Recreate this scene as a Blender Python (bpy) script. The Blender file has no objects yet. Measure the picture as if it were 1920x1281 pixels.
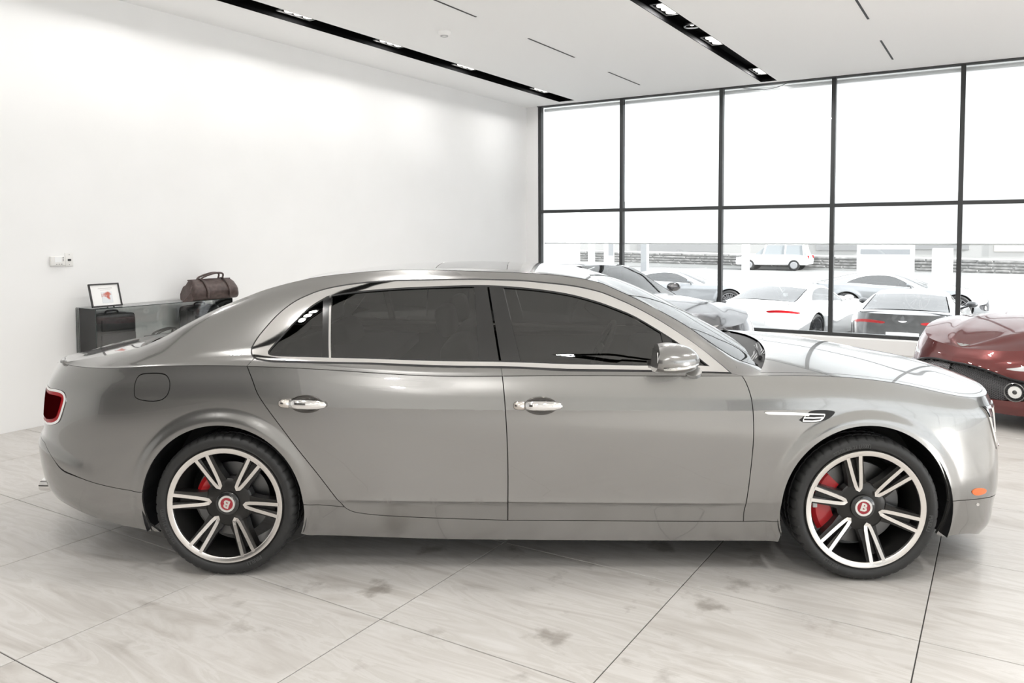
import bpy, bmesh, math, random
import numpy as np
from mathutils import Vector, Matrix
from mathutils.geometry import delaunay_2d_cdt

random.seed(7)
sc = bpy.context.scene
COL = sc.collection

# ------------------------------------------------------------------ camera
# world: X runs along the white side wall towards the window wall, Y across, Z up; metres.
F, CX, CY = 1488.455, 960.0, 518.307          # focal length and principal point in pixels of the 1920x1281 frame
YAW, PITCH, ROLL, CAMH = 0.553843, 0.051368, -0.003566, 1.64925
def cam_axes():
    cy, sy = math.cos(YAW), math.sin(YAW)
    f = np.array([cy, sy, 0.]); r = np.array([sy, -cy, 0.]); u = np.array([0, 0, 1.])
    cp_, sp_ = math.cos(PITCH), math.sin(PITCH)
    f2 = f*cp_ - u*sp_; u2 = u*cp_ + f*sp_
    cr, sr = math.cos(ROLL), math.sin(ROLL)
    return r*cr + u2*sr, u2*cr - r*sr, f2
CR, CU, CF = cam_axes()
CAM = np.array([0, 0, CAMH])
camd = bpy.data.cameras.new('camera'); cam = bpy.data.objects.new('camera', camd); COL.objects.link(cam)
camd.sensor_width = 36; camd.lens = F/1920*36; camd.shift_y = -(640.5-CY)/1920; camd.clip_end = 400; camd.clip_start = 0.05
cam.matrix_world = Matrix(((CR[0], CU[0], -CF[0], 0), (CR[1], CU[1], -CF[1], 0), (CR[2], CU[2], -CF[2], CAMH), (0, 0, 0, 1)))
sc.camera = cam
def ray(px, py):
    return CR*((px-CX)/F) - CU*((py-CY)/F) + CF
def on_floor(px, py, z=0.0):
    d = ray(px, py); return CAM + d*((z-CAMH)/d[2])
def on_X(px, py, X):
    d = ray(px, py); return CAM + d*(X/d[0])
def on_Y(px, py, Y):
    d = ray(px, py); return CAM + d*(Y/d[1])

# ------------------------------------------------------------------ world, lights, exposure
w = bpy.data.worlds.new('sky'); sc.world = w; w.use_nodes = True
bg = w.node_tree.nodes['Background']; bg.inputs[0].default_value = (0.95, 0.975, 1.0, 1); bg.inputs[1].default_value = 1.5
sc.view_settings.view_transform = 'Standard'; sc.view_settings.look = 'None'
sc.view_settings.exposure = 1.0; sc.view_settings.gamma = 1.0
sc.view_settings.use_curve_mapping = False
sc.cycles.use_denoising = True
sc.cycles.max_bounces = 10; sc.cycles.diffuse_bounces = 5; sc.cycles.glossy_bounces = 5
sc.cycles.transparent_max_bounces = 16; sc.cycles.transmission_bounces = 8
sc.cycles.sample_clamp_indirect = 6
def area_light(name, loc, target, size, power, color=(1, 1, 1), size_y=None, spread=None):
    l = bpy.data.lights.new(name, 'AREA'); l.energy = power; l.color = color; l.size = size
    if size_y: l.shape = 'RECTANGLE'; l.size_y = size_y
    elif size < .2: l.shape = 'DISK'
    if spread: l.spread = spread
    o = bpy.data.objects.new(name, l); COL.objects.link(o); o.location = loc
    o.rotation_euler = (Vector(target)-Vector(loc)).to_track_quat('-Z', 'Y').to_euler()
    return o

# ------------------------------------------------------------------ room measures
WX, LY, CEIL = 12.03, 7.12, 3.87               # window wall, white side wall, ceiling
RY, BX = -9.0, -6.5                            # right-hand and rear limits of the hall (out of view)
GROUND = -0.72                                 # forecourt lies lower than the showroom floor

sun = bpy.data.lights.new('sun', 'SUN'); sun.energy = 6.5; sun.angle = .02; sun.color = (1, .988, .97)
so = bpy.data.objects.new('sun', sun); COL.objects.link(so); so.rotation_euler = Vector((.10, .886, -.454)).to_track_quat('-Z', 'Y').to_euler(); so.location = (0, -20, 12)

# daylight through the glass wall: sampling portal only, the light itself is the sky's
por = bpy.data.lights.new('daylight_portal', 'AREA'); por.shape = 'RECTANGLE'; por.size = 16.0; por.size_y = 3.7
por.cycles.is_portal = True
po = bpy.data.objects.new('daylight_portal', por); COL.objects.link(po)
po.location = (WX+0.45, -1.0, 1.95); po.rotation_euler = Vector((-1, 0, 0)).to_track_quat('-Z', 'Z').to_euler()

po2 = po.copy(); po2.data = por.copy(); po2.name = 'daylight_portal'; COL.objects.link(po2); po2.data.size = 18.4
po2.location = (2.8, RY-.3, 1.93); po2.rotation_euler = Vector((0, 1, 0)).to_track_quat('-Z', 'Z').to_euler()

# ------------------------------------------------------------------ helpers: materials
MATS = {}
def pbsdf(name, col, rough=0.5, metal=0.0, coat=0.0, coat_rough=0.03, spec=0.5, emit=None, es=0.0, trans=0.0, ior=1.5, alpha=1.0):
    if name in MATS: return MATS[name]
    m = bpy.data.materials.new(name); m.use_nodes = True
    b = m.node_tree.nodes['Principled BSDF']
    b.inputs['Base Color'].default_value = (*col, 1); b.inputs['Roughness'].default_value = rough
    b.inputs['Metallic'].default_value = metal; b.inputs['Coat Weight'].default_value = coat
    b.inputs['Coat Roughness'].default_value = coat_rough; b.inputs['Specular IOR Level'].default_value = spec
    b.inputs['Transmission Weight'].default_value = trans; b.inputs['IOR'].default_value = ior; b.inputs['Alpha'].default_value = alpha
    if emit: b.inputs['Emission Color'].default_value = (*emit, 1); b.inputs['Emission Strength'].default_value = es
    MATS[name] = m; return m
def noise_mix(m, scale, c1, c2, detail=6, stretch=(1, 1, 1), bump=0.0, rand=False, lo=0.3, hi=0.7, distort=0.0):
    """procedural two-tone colour (and fine relief) on a principled material"""
    nt = m.node_tree; N = nt.nodes; b = N['Principled BSDF']
    tc = N.new('ShaderNodeTexCoord'); mp = N.new('ShaderNodeMapping'); mp.inputs['Scale'].default_value = stretch
    nz = N.new('ShaderNodeTexNoise'); nz.inputs['Scale'].default_value = scale; nz.inputs['Detail'].default_value = detail
    nz.inputs['Distortion'].default_value = distort
    cr = N.new('ShaderNodeValToRGB'); cr.color_ramp.elements[0].position = lo; cr.color_ramp.elements[1].position = hi
    cr.color_ramp.elements[0].color = (*c1, 1); cr.color_ramp.elements[1].color = (*c2, 1)
    nt.links.new(tc.outputs['Object'], mp.inputs['Vector']); nt.links.new(mp.outputs[0], nz.inputs['Vector'])
    if rand:
        oi = N.new('ShaderNodeObjectInfo'); mm = N.new('ShaderNodeMath'); mm.operation = 'MULTIPLY'; mm.inputs[1].default_value = 37.0
        nt.links.new(oi.outputs['Random'], mm.inputs[0]); nt.links.new(mm.outputs[0], mp.inputs['Location'])
    nt.links.new(nz.outputs['Fac'], cr.inputs['Fac']); nt.links.new(cr.outputs['Color'], b.inputs['Base Color'])
    if bump:
        bp = N.new('ShaderNodeBump'); bp.inputs['Strength'].default_value = bump; bp.inputs['Distance'].default_value = 0.002
        nt.links.new(nz.outputs['Fac'], bp.inputs['Height']); nt.links.new(bp.outputs[0], b.inputs['Normal'])
    return m
def sheet_glass(name, tint=(1, 1, 1), ior=1.5, grough=0.0):
    """thin pane: lets light straight through, mirrors a little (fresnel)"""
    if name in MATS: return MATS[name]
    m = bpy.data.materials.new(name); m.use_nodes = True; nt = m.node_tree; N = nt.nodes
    N.remove(N['Principled BSDF']); out = N['Material Output']
    t = N.new('ShaderNodeBsdfTransparent'); t.inputs[0].default_value = (*tint, 1)
    g = N.new('ShaderNodeBsdfGlossy'); g.inputs['Roughness'].default_value = grough; g.inputs[0].default_value = (1, 1, 1, 1)
    fr = N.new('ShaderNodeFresnel'); fr.inputs[0].default_value = ior
    mx = N.new('ShaderNodeMixShader')
    nt.links.new(fr.outputs[0], mx.inputs[0]); nt.links.new(t.outputs[0], mx.inputs[1]); nt.links.new(g.outputs[0], mx.inputs[2])
    nt.links.new(mx.outputs[0], out.inputs[0]); MATS[name] = m; return m

# ------------------------------------------------------------------ helpers: objects
def link(o, parent=None):
    COL.objects.link(o)
    if parent is not None: o.parent = parent
    return o
def tag(o, label=None, cat=None, group=None, kind=None):
    if label: o['label'] = label
    if cat: o['category'] = cat
    if group: o['group'] = group
    if kind: o['kind'] = kind
    return o
def empty(name, loc=(0, 0, 0), rz=0.0, label=None, cat=None, group=None):
    o = bpy.data.objects.new(name, None); o.empty_display_size = .1; COL.objects.link(o)
    o.location = loc; o.rotation_euler = (0, 0, rz)
    return tag(o, label, cat, group)
def mesh_obj(name, verts, faces, mat, parent=None, smooth=False, loc=None):
    me = bpy.data.meshes.new(name); me.from_pydata([tuple(map(float, v)) for v in verts], [], [tuple(map(int, f)) for f in faces]); me.update()
    if mat: me.materials.append(mat)
    if smooth: me.polygons.foreach_set('use_smooth', [True]*len(me.polygons))
    o = bpy.data.objects.new(name, me)
    if loc is not None: o.location = loc
    return link(o, parent)
class MB:
    """collects shapes for ONE mesh"""
    def __init__(s): s.bm = bmesh.new()
    def box(s, c, size, bevel=0.0, rot=None, seg=1):
        r = bmesh.ops.create_cube(s.bm, size=1.0); vs = r['verts']
        bmesh.ops.scale(s.bm, vec=size, verts=vs)
        if bevel:
            es = list({e for v in vs for e in v.link_edges})
            r2 = bmesh.ops.bevel(s.bm, geom=es, offset=bevel, segments=seg, affect='EDGES', profile=.5)
            vs = list({v for f in r2['faces'] for v in f.verts} | {v for v in vs if v.is_valid})
        if rot is not None: bmesh.ops.rotate(s.bm, cent=(0, 0, 0), matrix=rot, verts=vs)
        bmesh.ops.translate(s.bm, vec=c, verts=vs); return s
    def b2(s, a, b, bevel=0.0, seg=1):
        a = Vector(a); b = Vector(b); return s.box((a+b)/2, [abs(x) for x in (b-a)], bevel, None, seg)
    def cyl(s, a, b, r1, r2=None, n=20, caps=True):
        a = Vector(a); b = Vector(b); d = b-a; q = d.to_track_quat('Z', 'Y').to_matrix()
        r = bmesh.ops.create_cone(s.bm, cap_ends=caps, segments=n, radius1=r1, radius2=r1 if r2 is None else r2, depth=d.length)
        bmesh.ops.rotate(s.bm, cent=(0, 0, 0), matrix=q, verts=r['verts']); bmesh.ops.translate(s.bm, vec=(a+b)/2, verts=r['verts']); return s
    def sphere(s, c, r, scale=(1, 1, 1), n=16, rot=None):
        q = bmesh.ops.create_uvsphere(s.bm, u_segments=n, v_segments=max(6, n//2), radius=r)['verts']
        bmesh.ops.scale(s.bm, vec=scale, verts=q)
        if rot is not None: bmesh.ops.rotate(s.bm, cent=(0, 0, 0), matrix=rot, verts=q)
        bmesh.ops.translate(s.bm, vec=c, verts=q); return s
    def tube(s, pts, r, n=8, closed=False, flat=None):
        P = [Vector(p) for p in pts]; K = len(P); rings = []
        up = Vector((0, 0, 1)); prev = None
        for i, p in enumerate(P):
            a = P[(i-1) % K] if (closed or i > 0) else P[i]; b = P[(i+1) % K] if (closed or i < K-1) else P[i]
            t = (b-a).normalized()
            if prev is None:
                x = t.cross(up)
                if x.length < 1e-4: x = t.cross(Vector((1, 0, 0)))
                x.normalize()
            else:
                x = (prev - t*prev.dot(t)); x.normalize()
            prev = x; y = t.cross(x)
            rr = r[i] if hasattr(r, '__len__') else r
            fy = 1.0 if flat is None else flat
            rings.append([s.bm.verts.new(p + x*rr*math.cos(2*math.pi*k/n) + y*rr*fy*math.sin(2*math.pi*k/n)) for k in range(n)])
        L = K if closed else K-1
        for i in range(L):
            A = rings[i]; B = rings[(i+1) % K]
            for k in range(n): s.bm.faces.new((A[k], A[(k+1) % n], B[(k+1) % n], B[k]))
        if not closed:
            s.bm.faces.new(rings[0][::-1]); s.bm.faces.new(rings[-1])
        return s
    def lathe(s, prof, n=48, axis='Y', c=(0, 0, 0), closed=False):
        """prof: (radius, along-axis)"""
        rings = []
        for r, a in prof:
            ring = []
            for k in range(n):
                t = 2*math.pi*k/n; x, z = r*math.cos(t), r*math.sin(t)
                v = (x, a, z) if axis == 'Y' else ((x, z, a) if axis == 'Z' else (a, x, z))
                ring.append(s.bm.verts.new(Vector(v)+Vector(c)))
            rings.append(ring)
        K = len(rings)
        for i in range(K if closed else K-1):
            A, B = rings[i], rings[(i+1) % K]
            for k in range(n): s.bm.faces.new((A[k], A[(k+1) % n], B[(k+1) % n], B[k]))
        return s
    def prism(s, poly, a, b, axis='Y'):
        """extrude a 2D polygon (p,q) between a and b along axis; (p,q)->(x,z) for Y, (x,y) for Z, (y,z) for X"""
        def P(p, t): return (p[0], t, p[1]) if axis == 'Y' else ((p[0], p[1], t) if axis == 'Z' else (t, p[0], p[1]))
        A = [s.bm.verts.new(P(p, a)) for p in poly]; B = [s.bm.verts.new(P(p, b)) for p in poly]
        n = len(poly); s.bm.faces.new(A[::-1]); s.bm.faces.new(B)
        for i in range(n): s.bm.faces.new((A[i], A[(i+1) % n], B[(i+1) % n], B[i]))
        return s
    def quad(s, *pts):
        s.bm.faces.new([s.bm.verts.new(p) for p in pts]); return s
    def xf(s, M):
        bmesh.ops.transform(s.bm, matrix=M, verts=s.bm.verts[:]); return s
    def build(s, name, mat, parent=None, smooth=False, loc=None, rot=None, auto=None):
        bmesh.ops.recalc_face_normals(s.bm, faces=s.bm.faces[:])
        me = bpy.data.meshes.new(name); s.bm.to_mesh(me); s.bm.free()
        if mat: me.materials.append(mat)
        if smooth: me.polygons.foreach_set('use_smooth', [True]*len(me.polygons))
        if auto is not None: me.set_sharp_from_angle(angle=math.radians(auto))
        o = bpy.data.objects.new(name, me)
        if loc is not None: o.location = loc
        if rot is not None: o.rotation_euler = rot
        return link(o, parent)
def copy_tree(o, parent=None):
    c = o.copy(); COL.objects.link(c); c.parent = parent
    for ch in list(o.children): copy_tree(ch, c)
    return c
def text_mesh(txt, size, depth=0.0, bold=0.0, res=3):
    cu = bpy.data.curves.new('lettering', 'FONT'); cu.body = txt; cu.size = size; cu.extrude = depth; cu.offset = bold
    cu.align_x = 'CENTER'; cu.align_y = 'CENTER'; cu.resolution_u = res
    o = bpy.data.objects.new('lettering', cu); COL.objects.link(o)
    dg = bpy.context.evaluated_depsgraph_get(); dg.update()
    me = bpy.data.meshes.new_from_object(o.evaluated_get(dg)); bpy.data.objects.remove(o); bpy.data.curves.remove(cu)
    return me

# ------------------------------------------------------------------ helpers: curves and lofted patches
def catmull(pts, sub=5, closed=False):
    P = [np.array(p, float) for p in pts]; n = len(P); out = []
    for i in range(n if closed else n-1):
        p1, p2 = P[i], P[(i+1) % n]
        p0 = P[i-1] if (closed or i > 0) else 2*p1-p2
        p3 = P[(i+2) % n] if (closed or i < n-2) else 2*p2-p1
        for k in range(sub):
            t = k/sub
            out.append(.5*(2*p1+(p2-p0)*t+(2*p0-5*p1+4*p2-p3)*t*t+(3*p1-p0-3*p2+p3)*t**3))
    if not closed: out.append(P[-1])
    return out
def smoothstep(a, b, x):
    t = np.clip((np.asarray(x, float)-a)/(b-a), 0, 1); return t*t*(3-2*t)
def pch(xk, yk, x):
    """monotone cubic through knots, any trailing dims"""
    xk = np.asarray(xk, float); yk = np.asarray(yk, float); x = np.clip(np.asarray(x, float), xk[0], xk[-1])
    h = np.diff(xk); d = np.diff(yk, axis=0)/h.reshape(-1, *([1]*(yk.ndim-1)))
    m = np.zeros_like(yk); m[0] = d[0]; m[-1] = d[-1]
    if len(xk) > 2:
        h0 = h[:-1].reshape(-1, *([1]*(yk.ndim-1))); h1 = h[1:].reshape(-1, *([1]*(yk.ndim-1)))
        w1 = 2*h1+h0; w2 = h1+2*h0
        with np.errstate(divide='ignore', invalid='ignore'):
            mm = (w1+w2)/(w1/d[:-1]+w2/d[1:])
        m[1:-1] = np.where(d[:-1]*d[1:] > 0, mm, 0)
    i = np.clip(np.searchsorted(xk, x, side='right')-1, 0, len(xk)-2)
    t = (x-xk[i])/h[i]; sh = t.shape+(1,)*(yk.ndim-1); t = t.reshape(sh); H = h[i].reshape(sh)
    return (2*t**3-3*t**2+1)*yk[i]+(t**3-2*t**2+t)*H*m[i]+(-2*t**3+3*t**2)*yk[i+1]+(t**3-t**2)*H*m[i+1]
class Nat:
    """natural cubic spline through knots (vector valued)"""
    def __init__(s, x, y):
        s.x = x = np.asarray(x, float); s.y = y = np.asarray(y, float); n = len(x); h = np.diff(x)
        A = np.zeros((n, n)); b = np.zeros_like(y); A[0, 0] = A[-1, -1] = 1
        for i in range(1, n-1):
            A[i, i-1] = h[i-1]; A[i, i] = 2*(h[i-1]+h[i]); A[i, i+1] = h[i]
            b[i] = 6*((y[i+1]-y[i])/h[i]-(y[i]-y[i-1])/h[i-1])
        s.M = np.linalg.solve(A, b); s.h = h
    def __call__(s, q):
        q = np.clip(np.asarray(q, float), s.x[0], s.x[-1]); i = np.clip(np.searchsorted(s.x, q, side='right')-1, 0, len(s.x)-2)
        sh = q.shape+(1,)*(s.y.ndim-1); H = s.h[i].reshape(sh); a = (s.x[i+1]-q).reshape(sh); b = (q-s.x[i]).reshape(sh)
        return s.M[i]*a**3/(6*H)+s.M[i+1]*b**3/(6*H)+(s.y[i]/H-s.M[i]*H/6)*a+(s.y[i+1]/H-s.M[i+1]*H/6)*b
class Patch:
    """P(u,v); u, v are roughly metres along and up the surface. near side has y<0"""
    def __init__(s, fn, u0, u1, v0, v1, su=1.0, sv=1.0, nu=260, nv=60):
        s.fn = fn; s.d = (u0, u1, v0, v1); s.su, s.sv = su, sv
        U, V = np.meshgrid(np.linspace(u0, u1, nu), np.linspace(v0, v1, nv), indexing='ij')
        s.gu, s.gv = U.ravel(), V.ravel(); s.gp = s.ev(s.gu, s.gv)
    def ev(s, u, v): return s.fn(np.asarray(u, float), np.asarray(v, float))
    def nrm(s, u, v):
        e = 2e-3; u0, u1, v0, v1 = s.d
        ua, ub = np.clip(u-e, u0, u1), np.clip(u+e, u0, u1); va, vb = np.clip(v-e, v0, v1), np.clip(v+e, v0, v1)
        n = np.cross(s.ev(ub, v)-s.ev(ua, v), s.ev(u, vb)-s.ev(u, va)); L = np.linalg.norm(n, axis=-1, keepdims=True)
        return n/np.maximum(L, 1e-12)
    def invert(s, target, fwd, it=40):
        """(u,v) whose fwd(P) hits target (2-vector), within the seen range s.vis"""
        u0, u1, v0, v1 = s.d; u0, u1 = getattr(s, 'vis', (u0, u1)); e = 1e-4
        q = fwd(s.gp); dd = ((q-np.array(target))**2).sum(-1); dd = np.where((s.gu >= u0) & (s.gu <= u1), dd, 1e12)
        k = np.argmin(dd); u, v = s.gu[k], s.gv[k]
        for _ in range(it):
            P = s.ev(np.array([u, u+e if u+e <= u1 else u-e, u]), np.array([v, v, v+e if v+e <= v1 else v-e])); Q = fwd(P)
            eu = e if u+e <= u1 else -e; evv = e if v+e <= v1 else -e
            J = np.array([(Q[1]-Q[0])/eu, (Q[2]-Q[0])/evv]).T; r = np.array(target)-Q[0]
            try: st = np.linalg.solve(J.T@J+np.eye(2)*1e-3*np.trace(J.T@J)*.02, J.T@r)
            except Exception: break
            st = np.clip(st, -.05, .05); un = float(np.clip(u+st[0], u0, u1)); vn = float(np.clip(v+st[1], v0, v1))
            if abs(un-u)+abs(vn-v) < 1e-6: break
            u, v = un, vn
        return u, v
def inside(poly, pts):
    poly = np.asarray(poly); x, y = pts[:, 0], pts[:, 1]; r = np.zeros(len(pts), bool); n = len(poly)
    for i in range(n):
        x0, y0 = poly[i]; x1, y1 = poly[(i+1) % n]
        if y0 == y1: continue
        c = ((y0 > y) != (y1 > y)) & (x < (x1-x0)*(y-y0)/(y1-y0)+x0); r ^= c
    return r
def resample(poly, step):
    out = []
    n = len(poly)
    for i in range(n):
        a, b = np.asarray(poly[i], float), np.asarray(poly[(i+1) % n], float); L = np.hypot(*(b-a))
        if L < 1e-5: continue
        k = max(1, int(math.ceil(L/step)))
        for j in range(k): out.append(a+(b-a)*j/k)
    return out
def area2(poly):
    p = np.asarray(poly); return ((p[:, 0]*np.roll(p[:, 1], -1))-(np.roll(p[:, 0], -1)*p[:, 1])).sum()
def inset(poly, d):
    """move a polygon's edge inwards by d (outwards when negative)"""
    if d == 0: return poly
    p = np.asarray(poly, float); sg = 1 if area2(p) > 0 else -1
    a = p-np.roll(p, 1, 0); b = np.roll(p, -1, 0)-p
    def nn(e): l = np.maximum(np.hypot(e[:, 0], e[:, 1]), 1e-9); return np.stack([-e[:, 1]/l, e[:, 0]/l], 1)*sg
    na, nb = nn(a), nn(b); m = na+nb; l = np.maximum((m*m).sum(1), .35)
    return list(p+2*m*d/l[:, None])
def tri_panel(patch, poly_uv, holes=(), step=0.03, gap=0.0015, flange=0.012, lift=0.0, mirror=False, hole_gap=None, extra=None):
    """triangulated piece of a patch inside poly: verts, normals, faces"""
    S = np.array([patch.su, patch.sv])
    loops = [inset(resample(np.asarray(poly_uv)*S, step*.6), gap)]
    for hl in holes: loops.append(inset(resample(np.asarray(hl)*S, step*.5), -(gap if hole_gap is None else hole_gap)))
    co, ed = [], []
    for lp in loops:
        b = len(co); co += [Vector((float(q[0]), float(q[1]))) for q in lp]; n = len(lp); ed += [(b+i, b+(i+1) % n) for i in range(n)]
    nb = len(co)
    A = np.asarray(loops[0]); mn, mx = A.min(0), A.max(0)
    gx = np.arange(mn[0]+step*.5, mx[0], step); gy = np.arange(mn[1]+step*.5, mx[1], step)
    if len(gx) and len(gy):
        G = np.stack(np.meshgrid(gx, gy, indexing='ij'), -1).reshape(-1, 2); k = inside(loops[0], G)
        for lp in loops[1:]: k &= ~inside(lp, G)
        G = G[k]
        B = np.concatenate([np.asarray(lp) for lp in loops])
        if len(G):
            keep = np.ones(len(G), bool)
            for i in range(0, len(G), 500):
                dd = ((G[i:i+500, None]-B[None])**2).sum(-1).min(1); keep[i:i+500] = dd > (step*.4)**2
            co += [Vector((float(q[0]), float(q[1]))) for q in G[keep]]
    if extra is not None and len(extra):
        X = np.asarray(extra)*S; k = inside(loops[0], X)
        for lp in loops[1:]: k &= ~inside(lp, X)
        X = X[k]; B = np.concatenate([np.asarray(lp) for lp in loops])
        if len(X):
            base = co[nb:]; co = co[:nb]
            X = X[((X[:, None]-B[None])**2).sum(-1).min(1) > .003**2]
            Gk = np.array([(q.x, q.y) for q in base]) if base else np.zeros((0, 2))
            if len(Gk) and len(X):
                far_ = np.ones(len(Gk), bool)
                for i in range(0, len(Gk), 500): far_[i:i+500] = ((Gk[i:i+500, None]-X[None])**2).sum(-1).min(1) > .009**2
                Gk = Gk[far_]
            co += [Vector((float(q[0]), float(q[1]))) for q in np.concatenate([Gk, X])]
    vs, es, fs, ov, oe, of = delaunay_2d_cdt(co, ed, [], 0, 1e-6)
    V = np.array([(v.x, v.y) for v in vs]); T = np.array(fs)
    c = V[T].mean(1); k = inside(loops[0], c)
    for lp in loops[1:]: k &= ~inside(lp, c)
    T = T[k]; a = V[T[:, 0]]; b_ = V[T[:, 1]]; c_ = V[T[:, 2]]
    ar = (b_[:, 0]-a[:, 0])*(c_[:, 1]-a[:, 1])-(c_[:, 0]-a[:, 0])*(b_[:, 1]-a[:, 1])
    T[ar < 0] = T[ar < 0][:, ::-1]
    uv = V/S; P = patch.ev(uv[:, 0], uv[:, 1]); N = patch.nrm(uv[:, 0], uv[:, 1])
    # orientation: outward = away from the car's core
    out = N*np.sign(((P-np.array([1.4, 0, .6]))*N*np.array([.3, 1, 1])).sum(-1, keepdims=True).mean()+1e-9)
    if np.sign((out*N).sum()) < 0: T = T[:, ::-1]
    N = out; P = P+N*lift
    faces = [tuple(t) for t in T]; verts = list(P); norms = list(N)
    if flange:
        cnt = {}
        for t in faces:
            for i in range(3): e = (t[i], t[(i+1) % 3]); cnt[e] = cnt.get(e, 0)+1
        bd = [e for e in cnt if (e[1], e[0]) not in cnt]
        m1, m2 = {}, {}
        for a_, b2 in bd:
            tdir = P[b2]-P[a_]
            for q in (a_, b2):
                if q not in m1:
                    m1[q] = len(verts); verts.append(P[q]); nn_ = np.cross(tdir, N[q]); nn_ = nn_/max(np.linalg.norm(nn_), 1e-9); norms.append(nn_)
                    m2[q] = len(verts); verts.append(P[q]-N[q]*flange); norms.append(nn_)
            faces.append((m1[a_], m2[a_], m2[b2], m1[b2]))
    verts = np.array(verts); norms = np.array(norms)
    if mirror:
        verts = verts*np.array([1, -1, 1]); norms = norms*np.array([1, -1, 1]); faces = [f[::-1] for f in faces]
    return verts, norms, faces
def join_parts(parts):
    V, N, Fc = [], [], []; b = 0
    for v, n, f in parts:
        V.append(v); N.append(n); Fc += [tuple(int(i)+b for i in t) for t in f]; b += len(v)
    return np.concatenate(V), np.concatenate(N), Fc
def shell_obj(name, parts, mat, parent=None):
    v, n, f = join_parts(parts)
    me = bpy.data.meshes.new(name); me.from_pydata(v.tolist(), [], f); me.update()
    me.polygons.foreach_set('use_smooth', [True]*len(me.polygons))
    me.normals_split_custom_set_from_vertices([tuple(map(float, x)) for x in n])
    me.materials.append(mat)
    return link(bpy.data.objects.new(name, me), parent)
# ================================================================== the showroom
white_paint = pbsdf('wall_paint', (0.86, 0.857, 0.85), .75); noise_mix(white_paint, 2.0, (0.85, 0.847, 0.84), (0.87, 0.867, 0.862), 3)
ceil_paint = pbsdf('ceiling_paint', (0.95, 0.95, 0.945), .8)
grey_paint = pbsdf('reflection_dark_paint', (0.20, 0.195, 0.19), .7); noise_mix(grey_paint, .8, (0.07, 0.068, 0.065), (0.09, 0.087, 0.084), 3)
frame_metal = pbsdf('window_frame_metal', (0.05, 0.052, 0.053), .4, .3)
trough_black = pbsdf('trough_black', (0.004, 0.004, 0.0042), .7, spec=.03)
grout = pbsdf('grout', (0.05, 0.047, 0.044), .9)

# travertine: wavy veins along Y, different in every tile, water stains of their own shape
trav = pbsdf('travertine', (0.66, 0.62, 0.57), .33)
nt = trav.node_tree; N = nt.nodes; bsdf = N['Principled BSDF']
tc = N.new('ShaderNodeTexCoord'); oi = N.new('ShaderNodeObjectInfo')
rnd = N.new('ShaderNodeVectorMath'); rnd.operation = 'MULTIPLY'; rnd.inputs[1].default_value = (31.0, 57.0, 11.0)
cmb = N.new('ShaderNodeCombineXYZ')
for i in range(3): nt.links.new(oi.outputs['Random'], cmb.inputs[i])
nt.links.new(cmb.outputs[0], rnd.inputs[0])
add = N.new('ShaderNodeVectorMath'); add.operation = 'ADD'; nt.links.new(tc.outputs['Object'], add.inputs[0]); nt.links.new(rnd.outputs[0], add.inputs[1])
mp = N.new('ShaderNodeMapping'); mp.inputs['Scale'].default_value = (1.0, 0.16, 1.0); mp.inputs['Rotation'].default_value = (0, 0, .10); nt.links.new(add.outputs[0], mp.inputs['Vector'])
n1 = N.new('ShaderNodeTexNoise'); n1.inputs['Scale'].default_value = 7.0; n1.inputs['Detail'].default_value = 9; n1.inputs['Roughness'].default_value = .62; n1.inputs['Distortion'].default_value = 1.3
nt.links.new(mp.outputs[0], n1.inputs['Vector'])
r1 = N.new('ShaderNodeValToRGB'); e = r1.color_ramp.elements
e[0].position = .28; e[0].color = (0.40, 0.372, 0.342, 1); e[1].position = .72; e[1].color = (0.60, 0.582, 0.562, 1)
m1 = r1.color_ramp.elements.new(.45); m1.color = (0.52, 0.497, 0.47, 1); m2 = r1.color_ramp.elements.new(.52); m2.color = (0.57, 0.55, 0.527, 1); m3 = r1.color_ramp.elements.new(.56); m3.color = (0.505, 0.482, 0.453, 1)
nt.links.new(n1.outputs['Fac'], r1.inputs['Fac'])
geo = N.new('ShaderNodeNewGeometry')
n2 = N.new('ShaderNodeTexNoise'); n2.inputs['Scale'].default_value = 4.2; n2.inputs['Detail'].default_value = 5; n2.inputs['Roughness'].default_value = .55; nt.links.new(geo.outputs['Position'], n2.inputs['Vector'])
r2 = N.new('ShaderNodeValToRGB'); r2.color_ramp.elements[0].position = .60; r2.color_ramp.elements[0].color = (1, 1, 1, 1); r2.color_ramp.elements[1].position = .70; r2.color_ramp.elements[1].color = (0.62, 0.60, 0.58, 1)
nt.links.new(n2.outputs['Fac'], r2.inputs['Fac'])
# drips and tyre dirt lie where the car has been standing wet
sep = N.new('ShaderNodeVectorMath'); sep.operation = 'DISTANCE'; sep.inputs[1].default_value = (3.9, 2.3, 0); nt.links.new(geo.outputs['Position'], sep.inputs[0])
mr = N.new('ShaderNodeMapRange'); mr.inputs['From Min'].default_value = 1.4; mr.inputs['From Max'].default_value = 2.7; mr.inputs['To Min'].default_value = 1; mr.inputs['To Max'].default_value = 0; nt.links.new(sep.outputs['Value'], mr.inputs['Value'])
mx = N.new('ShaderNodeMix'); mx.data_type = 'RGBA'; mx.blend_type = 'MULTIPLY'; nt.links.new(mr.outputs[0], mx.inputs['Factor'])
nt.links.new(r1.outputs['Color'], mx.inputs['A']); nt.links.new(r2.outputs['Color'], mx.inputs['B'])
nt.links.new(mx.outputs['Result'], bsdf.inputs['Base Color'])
rr = N.new('ShaderNodeMapRange'); rr.inputs['To Min'].default_value = .26; rr.inputs['To Max'].default_value = .46; nt.links.new(n1.outputs['Fac'], rr.inputs['Value']); nt.links.new(rr.outputs[0], bsdf.inputs['Roughness'])

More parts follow.
